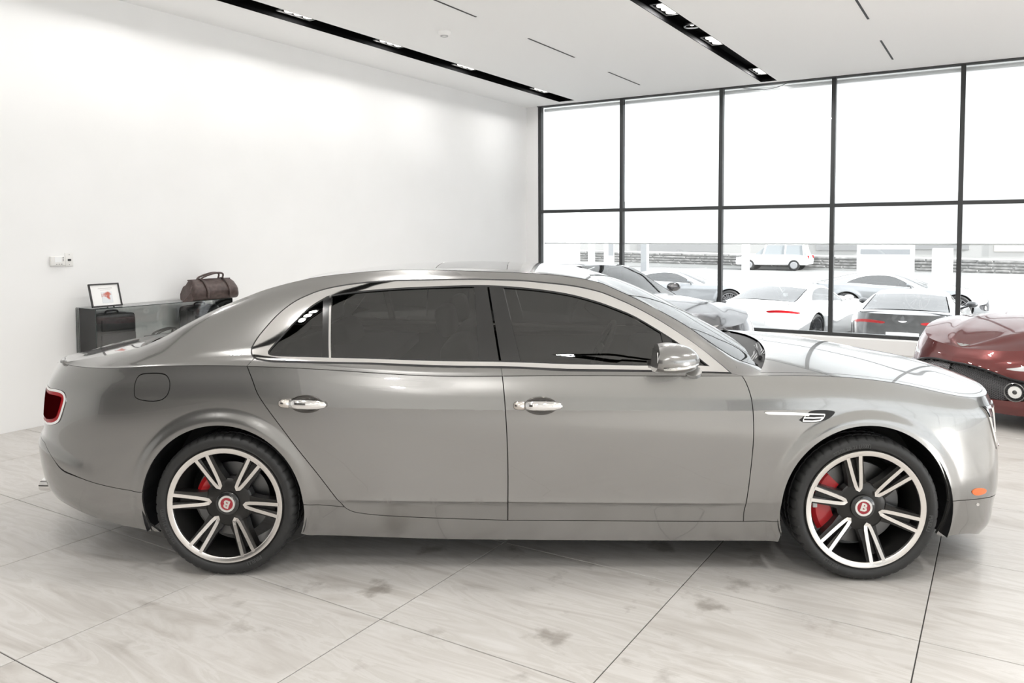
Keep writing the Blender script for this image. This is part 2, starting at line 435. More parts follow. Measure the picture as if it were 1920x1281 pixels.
fl = MB(); fl.b2((BX, RY, -.12), (WX+.35, LY, -.004)); floor = tag(fl.build('floor', grout), 'pale travertine tiled showroom floor', kind='structure')
TX0, TY0, TS, GR = .548, .250, .997, .005
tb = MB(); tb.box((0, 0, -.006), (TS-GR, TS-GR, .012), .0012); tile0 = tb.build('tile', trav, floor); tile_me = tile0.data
first = True
def put_tile(cx, cy, sx=None, sy=None):
    global first
    if sx is None:
        o = tile0 if first else tile0.copy()
        if not first: COL.objects.link(o); o.parent = floor
        first = False; o.location = (cx, cy, 0)
    else:
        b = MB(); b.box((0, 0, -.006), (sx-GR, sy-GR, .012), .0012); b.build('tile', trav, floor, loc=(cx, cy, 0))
i0, i1 = -5, 11
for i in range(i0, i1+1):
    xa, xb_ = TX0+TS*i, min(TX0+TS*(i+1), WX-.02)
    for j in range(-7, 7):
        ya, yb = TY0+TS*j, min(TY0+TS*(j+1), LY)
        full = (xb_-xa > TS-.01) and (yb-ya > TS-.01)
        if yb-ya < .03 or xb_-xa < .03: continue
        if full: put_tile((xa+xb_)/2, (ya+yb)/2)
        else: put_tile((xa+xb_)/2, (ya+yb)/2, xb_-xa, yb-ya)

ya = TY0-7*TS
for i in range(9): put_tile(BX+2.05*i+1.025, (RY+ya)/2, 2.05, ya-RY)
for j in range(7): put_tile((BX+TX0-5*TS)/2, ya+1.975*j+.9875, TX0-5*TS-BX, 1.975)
wl = MB(); wl.b2((BX, LY, -.1), (WX+.3, LY+.2, CEIL+.2)); tag(wl.build('wall_left', white_paint), 'tall plain white showroom wall', kind='structure')
wb = MB(); wb.b2((BX-.2, .4, -.1), (BX, LY+.2, CEIL+.2)); tag(wb.build('wall_back', grey_paint), 'unseen rear wall, made charcoal to darken the sedan reflections', kind='structure')  # unseen; dark section added so the sedan's tail reflects dark
wb = MB(); wb.b2((BX-.2, RY-.2, -.1), (BX, .4, CEIL+.2)); tag(wb.build('wall_rear', white_paint), 'unseen rear wall, made white to brighten the sedan reflections', kind='structure')  # unseen; pale section added to lighten reflections towards the sedan's front
# ceiling with two long lamp troughs cut into it
TR = [(6.06, 6.35, 11.78), (2.83, 3.06, 11.87), (-.62, -.39, 11.87)]
cm = MB(); ys = [RY]+[v for t in TR[::-1] for v in (t[0], t[1])]+[LY]
for k in range(0, len(ys), 2): cm.b2((BX, ys[k], CEIL), (WX+.3, ys[k+1], CEIL+.22))
for a, b_, xe in TR: cm.b2((xe, a, CEIL), (WX+.3, b_, CEIL+.22))
ceiling = tag(cm.build('ceiling', ceil_paint), 'smooth white showroom ceiling', kind='structure')

# lamp troughs and the lamp blocks in them
lamp_glow = pbsdf('lamp_reflector', (.9, .9, .88), .25, .3, emit=(1, .97, .92), es=1.3)
silver_ring = pbsdf('lamp_bezel', (.75, .75, .75), .3, 1.0)
ORD = ['first', 'second', 'third', 'fourth', 'fifth', 'sixth', 'seventh', 'eighth', 'ninth', 'tenth']
def downlight(x, y, label, n=3, ring=False, group='lamp blocks in the ceiling troughs'):
    t = empty('ceiling_downlight', (x, y, CEIL+.055), 0, label, 'ceiling lamp', group)
    if ring:
        b = MB(); b.lathe([(.075, -.004), (.092, -.006), (.095, .01), (.072, .012)], 28, 'Z', closed=True); b.build('bezel', silver_ring, t, True, auto=40)
        b = MB(); b.lathe([(0, .022), (.045, .018), (.07, .006)], 24, 'Z'); b.build('reflector', trough_black, t, True)
        b = MB(); b.sphere((0, 0, .014), .022, (1, 1, .5)); b.build('lens', lamp_glow, t, True)
        return t
    b = MB(); w_, l_ = .092, .052+.118*n/2
    for a, c_ in (((-l_, -w_, -.003), (l_, -w_+.007, .01)), ((-l_, w_-.007, -.003), (l_, w_, .01)), ((-l_, -w_, -.003), (-l_+.007, w_, .01)), ((l_-.007, -w_, -.003), (l_, w_, .01))): b.b2(a, c_)
    b.build('bezel', silver_ring, t)
    b = MB(); b.b2((-l_+.006, -w_+.006, .012), (l_-.006, w_-.006, .018)); b.build('backplate', trough_black, t)
    for k in range(n):
        xx = (k-(n-1)/2)*.128
        b = MB(); b.lathe([(0, .002), (.025, .003), (.046, .000), (.052, -.004), (.056, .0), (.056, .011)], 22, 'Z', c=(xx, 0, 0)); b.build('lamp', lamp_glow, t, True, auto=40)
    return t
fix = {0: [5.9, 7.35, 8.9, 10.95, 4.4, 2.9], 1: [7.75, 9.28, 11.35, 5.4, 3.2, 1.0, -1.4, -4.0], 2: [9.6, 7.2, 4.8, 2.4, 0, -2.4, -4.8]}
for k, (a, b_, xe) in enumerate(TR):
    m = MB(); H = .10
    m.b2((BX, a, CEIL+H), (xe, b_, CEIL+H+.02)); m.b2((BX, a, CEIL+.0005), (xe, a+.008, CEIL+H)); m.b2((BX, b_-.008, CEIL+.0005), (xe, b_, CEIL+H)); m.b2((xe-.008, a+.008, CEIL+.0005), (xe, b_-.008, CEIL+H))
    m.build('lamp_trough', trough_black, ceiling)
    for q_, x in enumerate(sorted(fix[k], reverse=True)):
        lab = 'square three-lamp block in the trough '+['beside the white wall', 'over the silver sedan', 'right of the sedan'][k]+', '+ORD[q_]+' from the window'
        downlight(x, (a+b_)/2, lab, group=['lamp blocks beside the white wall', 'lamp blocks over the sedan', 'lamp blocks right of the sedan'][k])
        for q2 in (-.128, 0, .128): area_light('lamp_light', (x+q2, (a+b_)/2, CEIL+.047), (x+q2, (a+b_)/2, 0), .09, (6, 16, 18)[k]/3, (1.0, .985, .965))
downlight(8.52, 2.945, 'round lamp with a bright metal rim between two square lamp blocks', ring=True, group='round trough lamp')
# air slots, detector
slot_black = pbsdf('slot_black', (.012, .012, .012), .6)
SL = [(4.61, 5.9, 6.78), (4.61, 7.82, 8.96), (4.63, 10.0, 11.1), (1.24, 7.9, 9.02), (1.25, 10.08, 11.25)]
SLAB = ['narrow black air slot nearest the wall detector', 'narrow black air slot between the two lamp troughs, middle of its row', 'narrow black air slot of the middle row close to the window', 'narrow black air slot right of the ring-lamp trough', 'short black air slot above the tall window, right of the ring-lamp trough']
for (y, xa, xb_), lb in zip(SL, SLAB):
    t = empty('air_slot', ((xa+xb_)/2, y, CEIL), 0, lb, 'air vent', 'ceiling air slots'); L = (xb_-xa)/2
    b = MB(); b.b2((-L, -.011, -.003), (L, .011, .0)); b.build('slot', slot_black, t)
    b = MB(); b.b2((-L-.004, .011, -.004), (L+.004, .015, 0)); b.build('edge_strip', ceil_paint, t)
t = empty('smoke_detector', tuple(on_floor(833, 60, CEIL)), 0, 'small white round smoke detector on the ceiling', 'smoke detector')
b = MB(); b.lathe([(0, -.045), (.035, -.045), (.055, -.035), (.072, -.018), (.076, 0)], 28, 'Z'); b.build('housing', ceil_paint, t, True, auto=40)
b = MB(); b.lathe([(.030, -.050), (.042, -.050), (.044, -.040), (.030, -.040)], 20, 'Z', closed=True); b.build('grille_ring', pbsdf('detector_grey', (.5, .5, .5), .5), t, True, auto=40)

# ---- glass wall
window = tag(empty('window_1', (0, 0, 0)), kind='structure'); window['label'] = 'tall dark-framed showroom glass wall'
MY = [6.862, 5.332, 3.692, 2.083, .493, -1.10, -2.70, -4.30, -5.90, -7.50, -8.95]
pane_glass = sheet_glass('window_glass', (.97, .98, .98))
for y in MY:
    b = MB(); b.b2((WX-.01, y-.028, .2), (WX+.08, y+.028, CEIL)); b.build('mullion', frame_metal, window)
TZ = 2.062
for k in range(len(MY)-1):
    ya, yb = MY[k+1]+.028, MY[k]-.028
    for za, zb in ((TZ-.026, TZ+.026), (.2, .25)):
        b = MB(); b.b2((WX-.005, ya, za), (WX+.075, yb, zb)); b.build('transom', frame_metal, window)
    b = MB(); b.b2((WX+.0, ya, CEIL-.014), (WX+.08, yb, CEIL)); b.build('head_rail', frame_metal, window)
    for za, zb in ((.25, TZ-.026), (TZ+.026, CEIL-.014)):
        b = MB(); b.b2((WX+.072, ya, za), (WX+.078, yb, zb)); b.build('pane', pane_glass, window)
b = MB(); b.b2((WX-.16, RY, 0), (WX+.14, MY[0]+.2, .2), .006); tag(b.build('trim_1', white_paint), 'low white sill under the glass wall', kind='structure')
b = MB(); b.b2((WX-.03, MY[0]+.028, 0), (WX+.12, LY, CEIL)); tag(b.build('trim_2', white_paint), 'narrow white pier between wall and window', kind='structure')
b = MB(); b.b2((WX-.05, MY[0]+.03, CEIL-.012), (WX-.03, RY, CEIL)) ; tag(b.build('trim_3', frame_metal), 'thin dark line where window meets ceiling', kind='structure')
# roller shades behind the bars
shade = bpy.data.materials.new('shade_cloth'); shade.use_nodes = True; nt = shade.node_tree; N = nt.nodes; N.remove(N['Principled BSDF'])
df = N.new('ShaderNodeBsdfDiffuse'); df.inputs[0].default_value = (.86, .865, .865, 1); tl_ = N.new('ShaderNodeBsdfTranslucent'); tl_.inputs[0].default_value = (.93, .935, .935, 1); tp_ = N.new('ShaderNodeBsdfTransparent')
m_a = N.new('ShaderNodeMixShader'); m_a.inputs[0].default_value = .72; m_b = N.new('ShaderNodeMixShader'); m_b.inputs[0].default_value = .16
nt.links.new(df.outputs[0], m_a.inputs[1]); nt.links.new(tl_.outputs[0], m_a.inputs[2]); nt.links.new(m_a.outputs[0], m_b.inputs[1]); nt.links.new(tp_.outputs[0], m_b.inputs[2]); nt.links.new(m_b.outputs[0], N['Material Output'].inputs[0])
for k in range(len(MY)-1):
    ya, yb = MY[k+1]+.01, MY[k]-.01
    lb = 'white translucent roller shade in the '+ORD[k]+' window bay from the white wall'
    t = empty('roller_shade', (WX+.14, (ya+yb)/2, 1.5), 0, lb, 'shade', 'roller shades on the glass wall'); h_ = (yb-ya)/2
    b = MB(); b.quad((0, -h_, .0), (0, h_, .0), (0, h_, 2.3), (0, -h_, 2.3)); b.build('cloth', shade, t)
    b = MB(); b.b2((-.006, -h_, 0), (.006, h_, .022), .002); b.build('hem_bar', pbsdf('hem_white', (.82, .82, .82), .5), t)
    b = MB(); b.cyl((0.02, -h_, 2.32), (0.02, h_, 2.32), .03, n=14); b.build('roller', pbsdf('hem_white', (.82, .82, .82), .5), t, True, auto=40)
b = MB(); P = [on_X(x, y, WX-.06) for x, y in ((1385, 163.5), (1400, 166), (1430, 168), (1455, 164), (1475, 156.5))]; b.tube(catmull(P, 4), .005, 6)
tag(b.build('shade_cord', frame_metal, None, True), 'thin dark cord sagging from the window head', 'cord')
# right-hand glass wall (behind and right of the camera)
window2 = tag(empty('window_2', (0, 0, 0)), kind='structure'); window2['label'] = 'glass wall on the right of the showroom'
xs_ = [BX, -4.7, -2.9, -1.1, .7, 2.5, 4.3, 6.1, 7.9, 9.7, WX]
for k in range(len(xs_)-1):
    b = MB(); b.b2((xs_[k], RY-.1, 0), (xs_[k]+.07, RY, CEIL)); b.build('mullion', frame_metal, window2)
    b = MB(); b.b2((xs_[k]+.07, RY-.1, TZ-.026), (xs_[k+1], RY-.02, TZ+.026)); b.build('transom', frame_metal, window2)
    b = MB(); b.b2((xs_[k]+.07, RY-.05, 0), (xs_[k+1], RY-.044, CEIL)); b.build('pane', pane_glass, window2)
# ================================================================== the silver sedan
CAR_YAW = -1.0451936
CD = np.array([math.cos(CAR_YAW), math.sin(CAR_YAW), 0]); CL = np.array([-CD[1], CD[0], 0])
CO = np.array([2.492107, 3.180067, 0])+CL*0.955        # middle of the rear axle, on the floor
WB, RT = 3.066, 0.348
sedan = empty('sedan', tuple(CO), CAR_YAW, 'large metallic silver four-door sedan with dark tinted windows and black twin-spoke wheels', 'car')
def car2px(P):
    Wd = CO+P[..., 0:1]*CD+P[..., 1:2]*CL+P[..., 2:3]*np.array([0, 0, 1.])-CAM
    x, y, z = Wd@CR, -(Wd@CU), Wd@CF
    return np.stack([CX+F*x/z, CY+F*y/z], -1)
def car_xz(P): return P[..., [0, 2]]
def cp(px, py, wv):
    """point of the car seen at a pixel, on the plane a half-width wv from its middle (near side)"""
    r = ray(px, py); t = (-wv-(CAM-CO)@CL)/(r@CL); P = CAM+t*r-CO
    return float(P@CD), float(P[2])

paint = pbsdf('silver_paint', (0.295, 0.29, 0.282), 0.21, 0.85, 1.0, 0.02)
chrome = pbsdf('chrome', (0.86, 0.85, 0.84), 0.06, 1.0)
black_gloss = pbsdf('gloss_black', (0.012, 0.012, 0.012), 0.12, 0, .6, .03)
rubber = pbsdf('rubber', (0.017, 0.017, 0.017), 0.55)
dark_trim = pbsdf('dark_trim', (0.012, 0.012, 0.013), 0.6)
tint_glass = sheet_glass('tinted_glass', (0.20, 0.20, 0.195), 1.85)
clear_screen = sheet_glass('screen_glass', (0.62, 0.65, 0.63), 1.9)
red_lens = pbsdf('red_lens', (0.34, 0.004, 0.008), 0.25, 0, 0, .05, .15)
dark_red_lens = pbsdf('dark_red_lens', (0.03, 0.001, 0.0015), 0.4, 0, 0, .05, 0)
amber_lens = pbsdf('amber_lens', (0.80, 0.16, 0.02), 0.15, 0, .6)

# ---- lower side: waterlines wrapped round the car, rear centre -> near side -> front centre
PLAN = [(-1.285, 0), (-1.275, .20), (-1.222, .43), (-1.13, .615), (-1.005, .790), (-.86, .878), (-.65, .930), (-.35, .962), (0, .976), (.5, .981), (1.0, .984), (1.5, .985), (2.0, .984),
        (2.5, .980), (3.0, .968), (3.3, .948), (3.52, .908), (3.68, .842), (3.80, .745), (3.883, .600), (3.948, .42), (3.985, .22), (4.0, 0)]
PLAN = np.array(PLAN)
UL = np.concatenate([[0], np.cumsum(np.hypot(*np.diff(PLAN, axis=0).T))])
_t = np.gradient(PLAN, UL, axis=0); _t /= np.linalg.norm(_t, axis=1, keepdims=True)
PN = np.stack([-_t[:, 1], _t[:, 0]], 1)     # outward plan normal (x, w)
VK = np.array([0, .10, .20, .22, .35, .52, .70, .83])
ZK = {  # plan u of key stations -> heights of the eight rows
 -1: [.31, .37, .50, .566, .63, .74, .855, .965], 4: [.31, .37, .50, .566, .63, .75, .88, .998], 6: [.235, .29, .40, .43, .545, .71, .87, 1.003],
 7: [.195, .27, .368, .388, .52, .70, .87, 1.02], 8: [.185, .27, .365, .385, .52, .70, .88, 1.027], 9: [.178, .27, .365, .385, .52, .69, .87, 1.008], 10: [.165, .268, .363, .383, .52, .69, .86, .979],
 11: [.163, .268, .363, .383, .52, .69, .855, .980], 13: [.165, .268, .360, .380, .52, .69, .855, .980], 14: [.168, .268, .36, .38, .52, .69, .845, .970], 15: [.175, .265, .355, .375, .50, .66, .80, .927],
 17: [.165, .24, .345, .37, .48, .625, .755, .850], 18: [.135, .205, .33, .36, .46, .60, .74, .845], 22: [.135, .205, .33, .36, .46, .60, .74, .85]}
DK = {-1: [.06, .03, .005, 0, .024, .033, .05, .10], 4: [.06, .03, .005, 0, .024, .033, .05, .115], 6: [.055, .032, .008, .004, .006, .006, .018, .06],
 8: [.075, .05, .018, .012, .004, 0, .006, .034], 10: [.085, .055, .022, .014, .004, 0, .012, .042], 13: [.085, .055, .022, .014, .004, 0, .012, .046],
 15: [.075, .05, .02, .012, .004, 0, .012, .05], 18: [.07, .03, .012, .004, 0, .007, .018, .06], 22: [.07, .03, .012, .004, 0, .007, .018, .06]}
def _keyed(D):
    ks = sorted(D); xs = [UL[max(k, 0)] for k in ks]; return pch(xs, np.array([D[k] for k in ks]), UL)
_Z = _keyed(ZK); _D = _keyed(DK)
ROWS = np.zeros((len(UL), 8, 3))
for _k in range(8):
    ROWS[:, _k, 0] = PLAN[:, 0]-PN[:, 0]*_D[:, _k]; ROWS[:, _k, 1] = -(PLAN[:, 1]-PN[:, 1]*_D[:, _k]); ROWS[:, _k, 2] = _Z[:, _k]
ROWS[0, :, 1] = 0; ROWS[-1, :, 1] = 0
_rs = Nat(UL, ROWS.reshape(len(UL), -1))
V_MID, V_LOW = .664, .215
WCX = (-0.012, 3.070); ARCH = (.396, .402)
def lower_fn(u, v):
    R = _rs(u).reshape(u.shape+(8, 3))
    sh = u.shape; u_ = u.ravel(); R = R.reshape(-1, 8, 3); v_ = np.clip(v.ravel(), 0, VK[-1])
    # row blend along v: monotone cubic per sample
    h = np.diff(VK)[None, :, None]; d = np.diff(R, axis=1)/h
    m = np.zeros_like(R); m[:, 0] = d[:, 0]; m[:, -1] = d[:, -1]
    h0, h1 = h[:, :-1], h[:, 1:]; w1 = 2*h1+h0; w2 = h1+2*h0
    with np.errstate(divide='ignore', invalid='ignore'): mm = (w1+w2)/(w1/d[:, :-1]+w2/d[:, 1:])
    m[:, 1:-1] = np.where(d[:, :-1]*d[:, 1:] > 0, mm, 0)
    i = np.clip(np.searchsorted(VK, v_, side='right')-1, 0, 6); n = np.arange(len(v_)); H = np.diff(VK)[i][:, None]; t = ((v_-VK[i]))[:, None]/H
    P = (2*t**3-3*t**2+1)*R[n, i]+(t**3-2*t**2+t)*H*m[n, i]+(-2*t**3+3*t**2)*R[n, i+1]+(t**3-t**2)*H*m[n, i+1]
    # two pressed lines along the doors: a fine one at mid height, a fuller one above the sill
    side = (P[:, 1] < -.6)
    dv = v_-V_MID; P[:, 1] -= side*.0032*np.exp(-np.abs(dv)/.035)*smoothstep(.25, .8, P[:, 0])*(1-smoothstep(2.75, 3.0, P[:, 0]))
    dv = v_-V_LOW; P[:, 1] -= side*.0085*np.where(dv > 0, np.exp(-dv/.030), np.exp(dv/.010))*smoothstep(.35, .75, P[:, 0])*(1-smoothstep(2.25, 2.62, P[:, 0]))
    # wheel-arch flares
    for cx, ra in zip(WCX, ARCH):
        r = np.hypot(P[:, 0]-cx, P[:, 2]-RT); f = 1-smoothstep(ra+.018, ra+.082, r)
        P[:, 1] -= .013*f*(P[:, 1] < -.3)
    return P.reshape(sh+(3,))
LOW = Patch(lower_fn, UL[0], UL[-1], 0, VK[-1], nu=420, nv=70); LOW.vis = (.765, 5.79)
crest = lambda u: lower_fn(np.atleast_1d(np.asarray(u, float)), np.full(np.atleast_1d(u).shape, VK[-1]))

# crest as a function of x on the straight part of the side
_us = np.linspace(UL[4], UL[18], 500); _cr = crest(_us)
def crest_x(x): return np.interp(x, _cr[:, 0], -_cr[:, 1]), np.interp(x, _cr[:, 0], _cr[:, 2])
# ---- upper side: from the shoulder crest up to the roof drip line (tail, C pillar, roof, A pillar)
TPX = [(112, 681, .735), (145, 675.5, .75), (180, 669.5, .757), (215, 663, .76), (257, 653, .757), (300, 636, .747), (350, 608, .728), (412, 576.5, .697), (450, 561, .678), (507, 540, .652), (587, 521, .630), (650, 513, .620),
       (708, 508, .612), (765, 506, .606), (880, 508, .602), (930, 510, .60), (1005, 513, .598), (1067, 519, .598), (1120, 529, .602), (1161, 546, .609), (1217, 573, .627), (1286, 611, .660), (1342, 650, .697), (1386, 676, .728), (1424, 688, .765)]
TP = np.array([(cp(a, b, c)[0], c, cp(a, b, c)[1]) for a, b, c in TPX])     # x, w, z
def drip(x):
    return pch(TP[:, 0], TP[:, 1:], x)
SX0, SX1 = TP[0, 0], TP[-1, 0]
FS = ([0, .06, .12, .22, .5, .75, .9, 1], [0, .095, .145, .20, .41, .635, .81, 1])
def upper_fn(u, v):
    w0, z0 = crest_x(u); D = drip(u); s = v/.46
    f = pch(FS[0], FS[1], s); g = np.minimum(1, np.maximum(D[..., 1]-z0, 0)/.25); f = f*g+s*(1-g)
    return np.stack([u, -(w0+(D[..., 0]-w0)*f), z0+(D[..., 1]-z0)*s], -1)
UP = Patch(upper_fn, SX0, SX1, 0, .46, nu=420, nv=60)

# ---- surfaces between the two drip lines / crests: rows run from the near edge (t=0) to the middle (t=1)
def span_fn(rimf, midf, bulge):
    def fn(u, v):
        A = rimf(u); C = midf(u); t = np.clip(v/.7, 0, 1)[..., None]; P = A*(1-t)+C*t
        e = 1-(1-t)**2; z = A[..., 2:3]*(1-e)+C[..., 2:3]*e; k = bulge
        # fore-aft sweep follows the same dome
        x = A[..., 0:1]*(1-e)+C[..., 0:1]*e
        return np.concatenate([x, P[..., 1:2], z*k+P[..., 2:3]*(1-k)], -1)
    return fn
def rim_drip(x): D = drip(x); return np.stack([x, -D[..., 0], D[..., 1]], -1)
ROOFC = np.array([(.30, 1.432), (.566, 1.466), (.841, 1.487), (1.14, 1.4945), (1.51, 1.484), (1.737, 1.462), (1.86, 1.437)])
def lerp1(a, b, x, c, d): return c+(np.asarray(x)-a)*(d-c)/(b-a)
RX0, RX1 = .30, 1.80                      # drip-line stations where the roof panel ends
def mid_roof(u): x = lerp1(RX0, RX1, u, .27, 1.80); return np.stack([x, 0*x, pch(ROOFC[:, 0], ROOFC[:, 1], x)], -1)
ROOF = Patch(span_fn(rim_drip, mid_roof, 1.0), RX0, RX1, 0, .7, nu=80, nv=30)
WSC = np.array([(1.80, 1.4505), (1.955, 1.404), (2.1, 1.349), (2.298, 1.252), (2.493, 1.145), (2.65, 1.054), (2.78, .975)])
def mid_ws(u): x = lerp1(RX1, SX1, u, 1.80, 2.78); return np.stack([x, 0*x, pch(WSC[:, 0], WSC[:, 1], x)], -1)
SCREEN = Patch(span_fn(rim_drip, mid_ws, 1.0), RX1, SX1, 0, .7, nu=80, nv=30)
RSC = np.array([(-.62, 1.084), (-.4, 1.19), (-.1, 1.318), (.12, 1.39), (.27, 1.4268)])
BX0 = -.42
def mid_rs(u): x = lerp1(BX0, RX0, u, -.62, .27); return np.stack([x, 0*x, pch(RSC[:, 0], RSC[:, 1], x)], -1)
RSCREEN = Patch(span_fn(rim_drip, mid_rs, 1.0), BX0, RX0, 0, .7, nu=80, nv=30)
# boot lid: near edge is the drip line back to the tail, then the lip round to the middle
def _polyN(pts):
    p = np.array(pts, float); u = np.concatenate([[0], np.cumsum(np.linalg.norm(np.diff(p, axis=0), axis=1))]); return Nat(u, p), u[-1]
_xs = np.linspace(BX0, SX0+.0, 7); _dr = rim_drip(_xs)
_ul = np.linspace(UL[3]+.03, UL[0], 7); _cl = crest(_ul)
DECKR, DL = _polyN(np.concatenate([_dr, _cl]))
def mid_deck(u): t = u/DL; x = -.60+(_cl[-1][0]+.60)*t; z = pch([0, .3, .5, .75, 1], [1.088, 1.05, 1.022, .993, _cl[-1][2]], t); return np.stack([x, 0*x, z], -1)
DECK = Patch(span_fn(lambda u: DECKR(u), mid_deck, 1.0), 0, DL, 0, .7, nu=80, nv=30)
# bonnet: near edge is the shoulder crest from the A pillar round to the nose
HU0 = float(np.interp(2.40, _cr[:, 0], _us)); HU1 = UL[-1]
def mid_hood(u):
    t = (u-HU0)/(HU1-HU0); x = pch([0, .35, .75, 1], [2.66, 3.25, 3.80, ROWS[-1, 7, 0]], t)
    z = pch([2.6, 2.78, 3.004, 3.25, 3.5, 3.75, 3.86, ROWS[-1, 7, 0]+.001], [1.055, 1.047, 1.028, .998, .957, .910, .878, ROWS[-1, 7, 2]], x); return np.stack([x, 0*x, z], -1)
HOOD = Patch(span_fn(lambda u: crest(u.ravel()).reshape(u.shape+(3,)), mid_hood, 1.0), HU0, HU1, 0, .7, nu=120, nv=30)

# ---- outlines traced on the photograph, carried onto the surfaces
def P2(patch, pts):
    """pts: ('p',px,py) pixel, ('z',x,z) car side view, ('u',u,v)"""
    out = []
    for q in pts:
        if q[0] == 'u': out.append((q[1], q[2]))
        elif q[0] == 'z': out.append(patch.invert((q[1], q[2]), car_xz))
        else: out.append(patch.invert((q[0], q[1]) if len(q) == 2 else (q[1], q[2]), car2px))
    return out
def run(patch, pts, sub=4):
    """smooth curve through outline points, on the surface"""
    return [tuple(q) for q in catmull(P2(patch, pts), sub)]
def loop(*runs):
    out = []
    for r in runs:
        for q in r:
            if not out or abs(q[0]-out[-1][0])+abs(q[1]-out[-1][1]) > 1e-4: out.append(tuple(q))
    if abs(out[0][0]-out[-1][0])+abs(out[0][1]-out[-1][1]) < 1e-4: out.pop()
    return out
VT = VK[-1]
# side cut lines (lower surface)
cutR = run(LOW, [(463, 686), (474, 715), (487, 746), (526, 800), (560, 845), (600, 895), (640, 944)])
cutRb = run(LOW, [(640, 944), (650, 954), (670, 961.5), (720, 967), (800, 971), (952, 976)])
cutB = run(LOW, [(952, 976), (952.5, 900), (951, 830), (947, 760), (942, 705)])
cutFb = run(LOW, [(952, 976), (1150, 977), (1394, 978)])
cutF = run(LOW, [(1394, 978), (1396, 955), (1407, 888), (1413, 822), (1412, 770), (1407, 740), (1398, 716), (1391, 705)])
def top_at(c): return (c[-1][0], VT)
uR = LOW.invert((463, 685), car2px)[0]; uB = LOW.invert((941, 704), car2px)[0]; uF = LOW.invert((1391, 705), car2px)[0]
def arc(i, a0, a1, n=40):
    cx, r = WCX[i], ARCH[i]
    return [LOW.invert((cx+r*math.cos(math.radians(a)), RT+r*math.sin(math.radians(a))), car_xz) for a in np.linspace(a0, a1, n)]
# bumper splits
splitR = run(LOW, [(268, 924), (206, 913), (144, 894), (115, 880), (98, 858), (84, 830)])
uRW = splitR[-1][0]
splitF = run(LOW, [(1786, 940), (1820, 937.5), (1858, 932)])
gapS = run(LOW, [(570, 946.5), (600, 947), (645, 950.5)])
def vline(u, v0, v1, n=6): return [(u, v0+(v1-v0)*i/(n-1)) for i in range(n)]
def hline(v, u0, u1, n=12): return [(u0+(u1-u0)*i/(n-1), v) for i in range(n)]
aR_rear = math.degrees(math.atan2(splitR[0][1]*0+LOW.ev(np.array([splitR[0][0]]), np.array([splitR[0][1]]))[0, 2]-RT, LOW.ev(np.array([splitR[0][0]]), np.array([splitR[0][1]]))[0, 0]-WCX[0]))
def ang(i, q): P = LOW.ev(np.array([q[0]]), np.array([q[1]]))[0]; return math.degrees(math.atan2(P[2]-RT, P[0]-WCX[i]))
aRs = ang(0, gapS[0]); aFs = ang(1, splitF[0])
sillF = LOW.invert((1464, 978), car2px)
aFr = ang(1, sillF) % 360
# tail lamp and fuel flap on the quarter panel
lampR = run(LOW, [(95, 728.5), (110, 731), (120.5, 736.5), (124, 748), (121, 763), (114, 785), (108, 793), (99, 796.5), (90, 796)], 3)
uL0 = UL[2]+.02
lampR = loop(lampR, [(uL0+.05, lampR[-1][1]-.005), (uL0, lampR[-1][1]+.02), (uL0, lampR[0][1]-.02), (uL0+.05, lampR[0][1]+.0)])
flap = loop(catmull(P2(LOW, [(263, 703), (285, 700), (308, 702), (317, 712), (318, 728), (312, 743), (298, 751.5), (275, 752), (256, 747), (251.5, 735), (254, 716)]), 4, closed=True))
# head lamp
headL = loop(run(LOW, [(1838, 763), (1846, 770), (1855, 790), (1862, 818), (1868, 842)], 3))
uh0, uh1 = headL[0][0], None
uH = UL[19]+.06
headL = loop(headL, [(UL[19]-.02, headL[-1][1]-.02), (uH, headL[-1][1]+.03), (uH+.02, headL[0][1]-.06), (UL[19]-.03, headL[0][1]+.0)])
# quarter / tail
quarter_low = loop([(uR, VT)], cutR, gapS[::-1], arc(0, aRs, ang(0, splitR[0]), 50)[1:-1] if False else arc(0, aRs, aR_rear % 360, 60), splitR, hline(splitR[-1][1], uRW, UL[0]+1e-4, 8), vline(UL[0]+1e-4, splitR[-1][1], VT, 10), hline(VT, UL[0], uR, 60))
rear_bumper_low = loop(splitR[::-1], arc(0, aR_rear % 360, 212, 12), [LOW.invert((281, 984), car2px)], hline(0, LOW.invert((281, 984), car2px)[0], UL[0]+1e-4, 24), vline(UL[0]+1e-4, 0, splitR[-1][1], 5), hline(splitR[-1][1], UL[0], uRW, 8))
rdoor_low = loop([(uR, VT)], cutR, cutRb, cutB, [(uB, VT)], hline(VT, uB, uR, 30))
fdoor_low = loop(cutB[::-1], cutFb, cutF, [(uF, VT)], hline(VT, uF, uB, 30), [(uB, VT)])
fender_low = loop(cutF[::-1], [sillF], arc(1, aFr, aFs, 70), splitF, hline(splitF[-1][1]+.0, splitF[-1][0], UL[-1]-.25, 8), vline(UL[-1]-.25, splitF[-1][1], VT, 8), hline(VT, UL[-1]-.25, uF, 60))
fb_end = LOW.invert((1771, 1003), car2px)
front_bumper_low = loop(splitF, hline(splitF[-1][1], splitF[-1][0], UL[-1]-1e-4, 10), vline(UL[-1]-1e-4, splitF[-1][1], 0, 5), hline(0, UL[-1], fb_end[0], 24), arc(1, -22, aFs, 12))
s0, s1 = LOW.invert((582, 1000), car2px), LOW.invert((1460, 1013), car2px)
sill_low = loop(gapS, cutRb[3:], cutFb, [sillF], arc(1, aFr, aFr+8, 4), [(s1[0], 0)], hline(0, s1[0], s0[0], 30), arc(0, -23, aRs, 5))

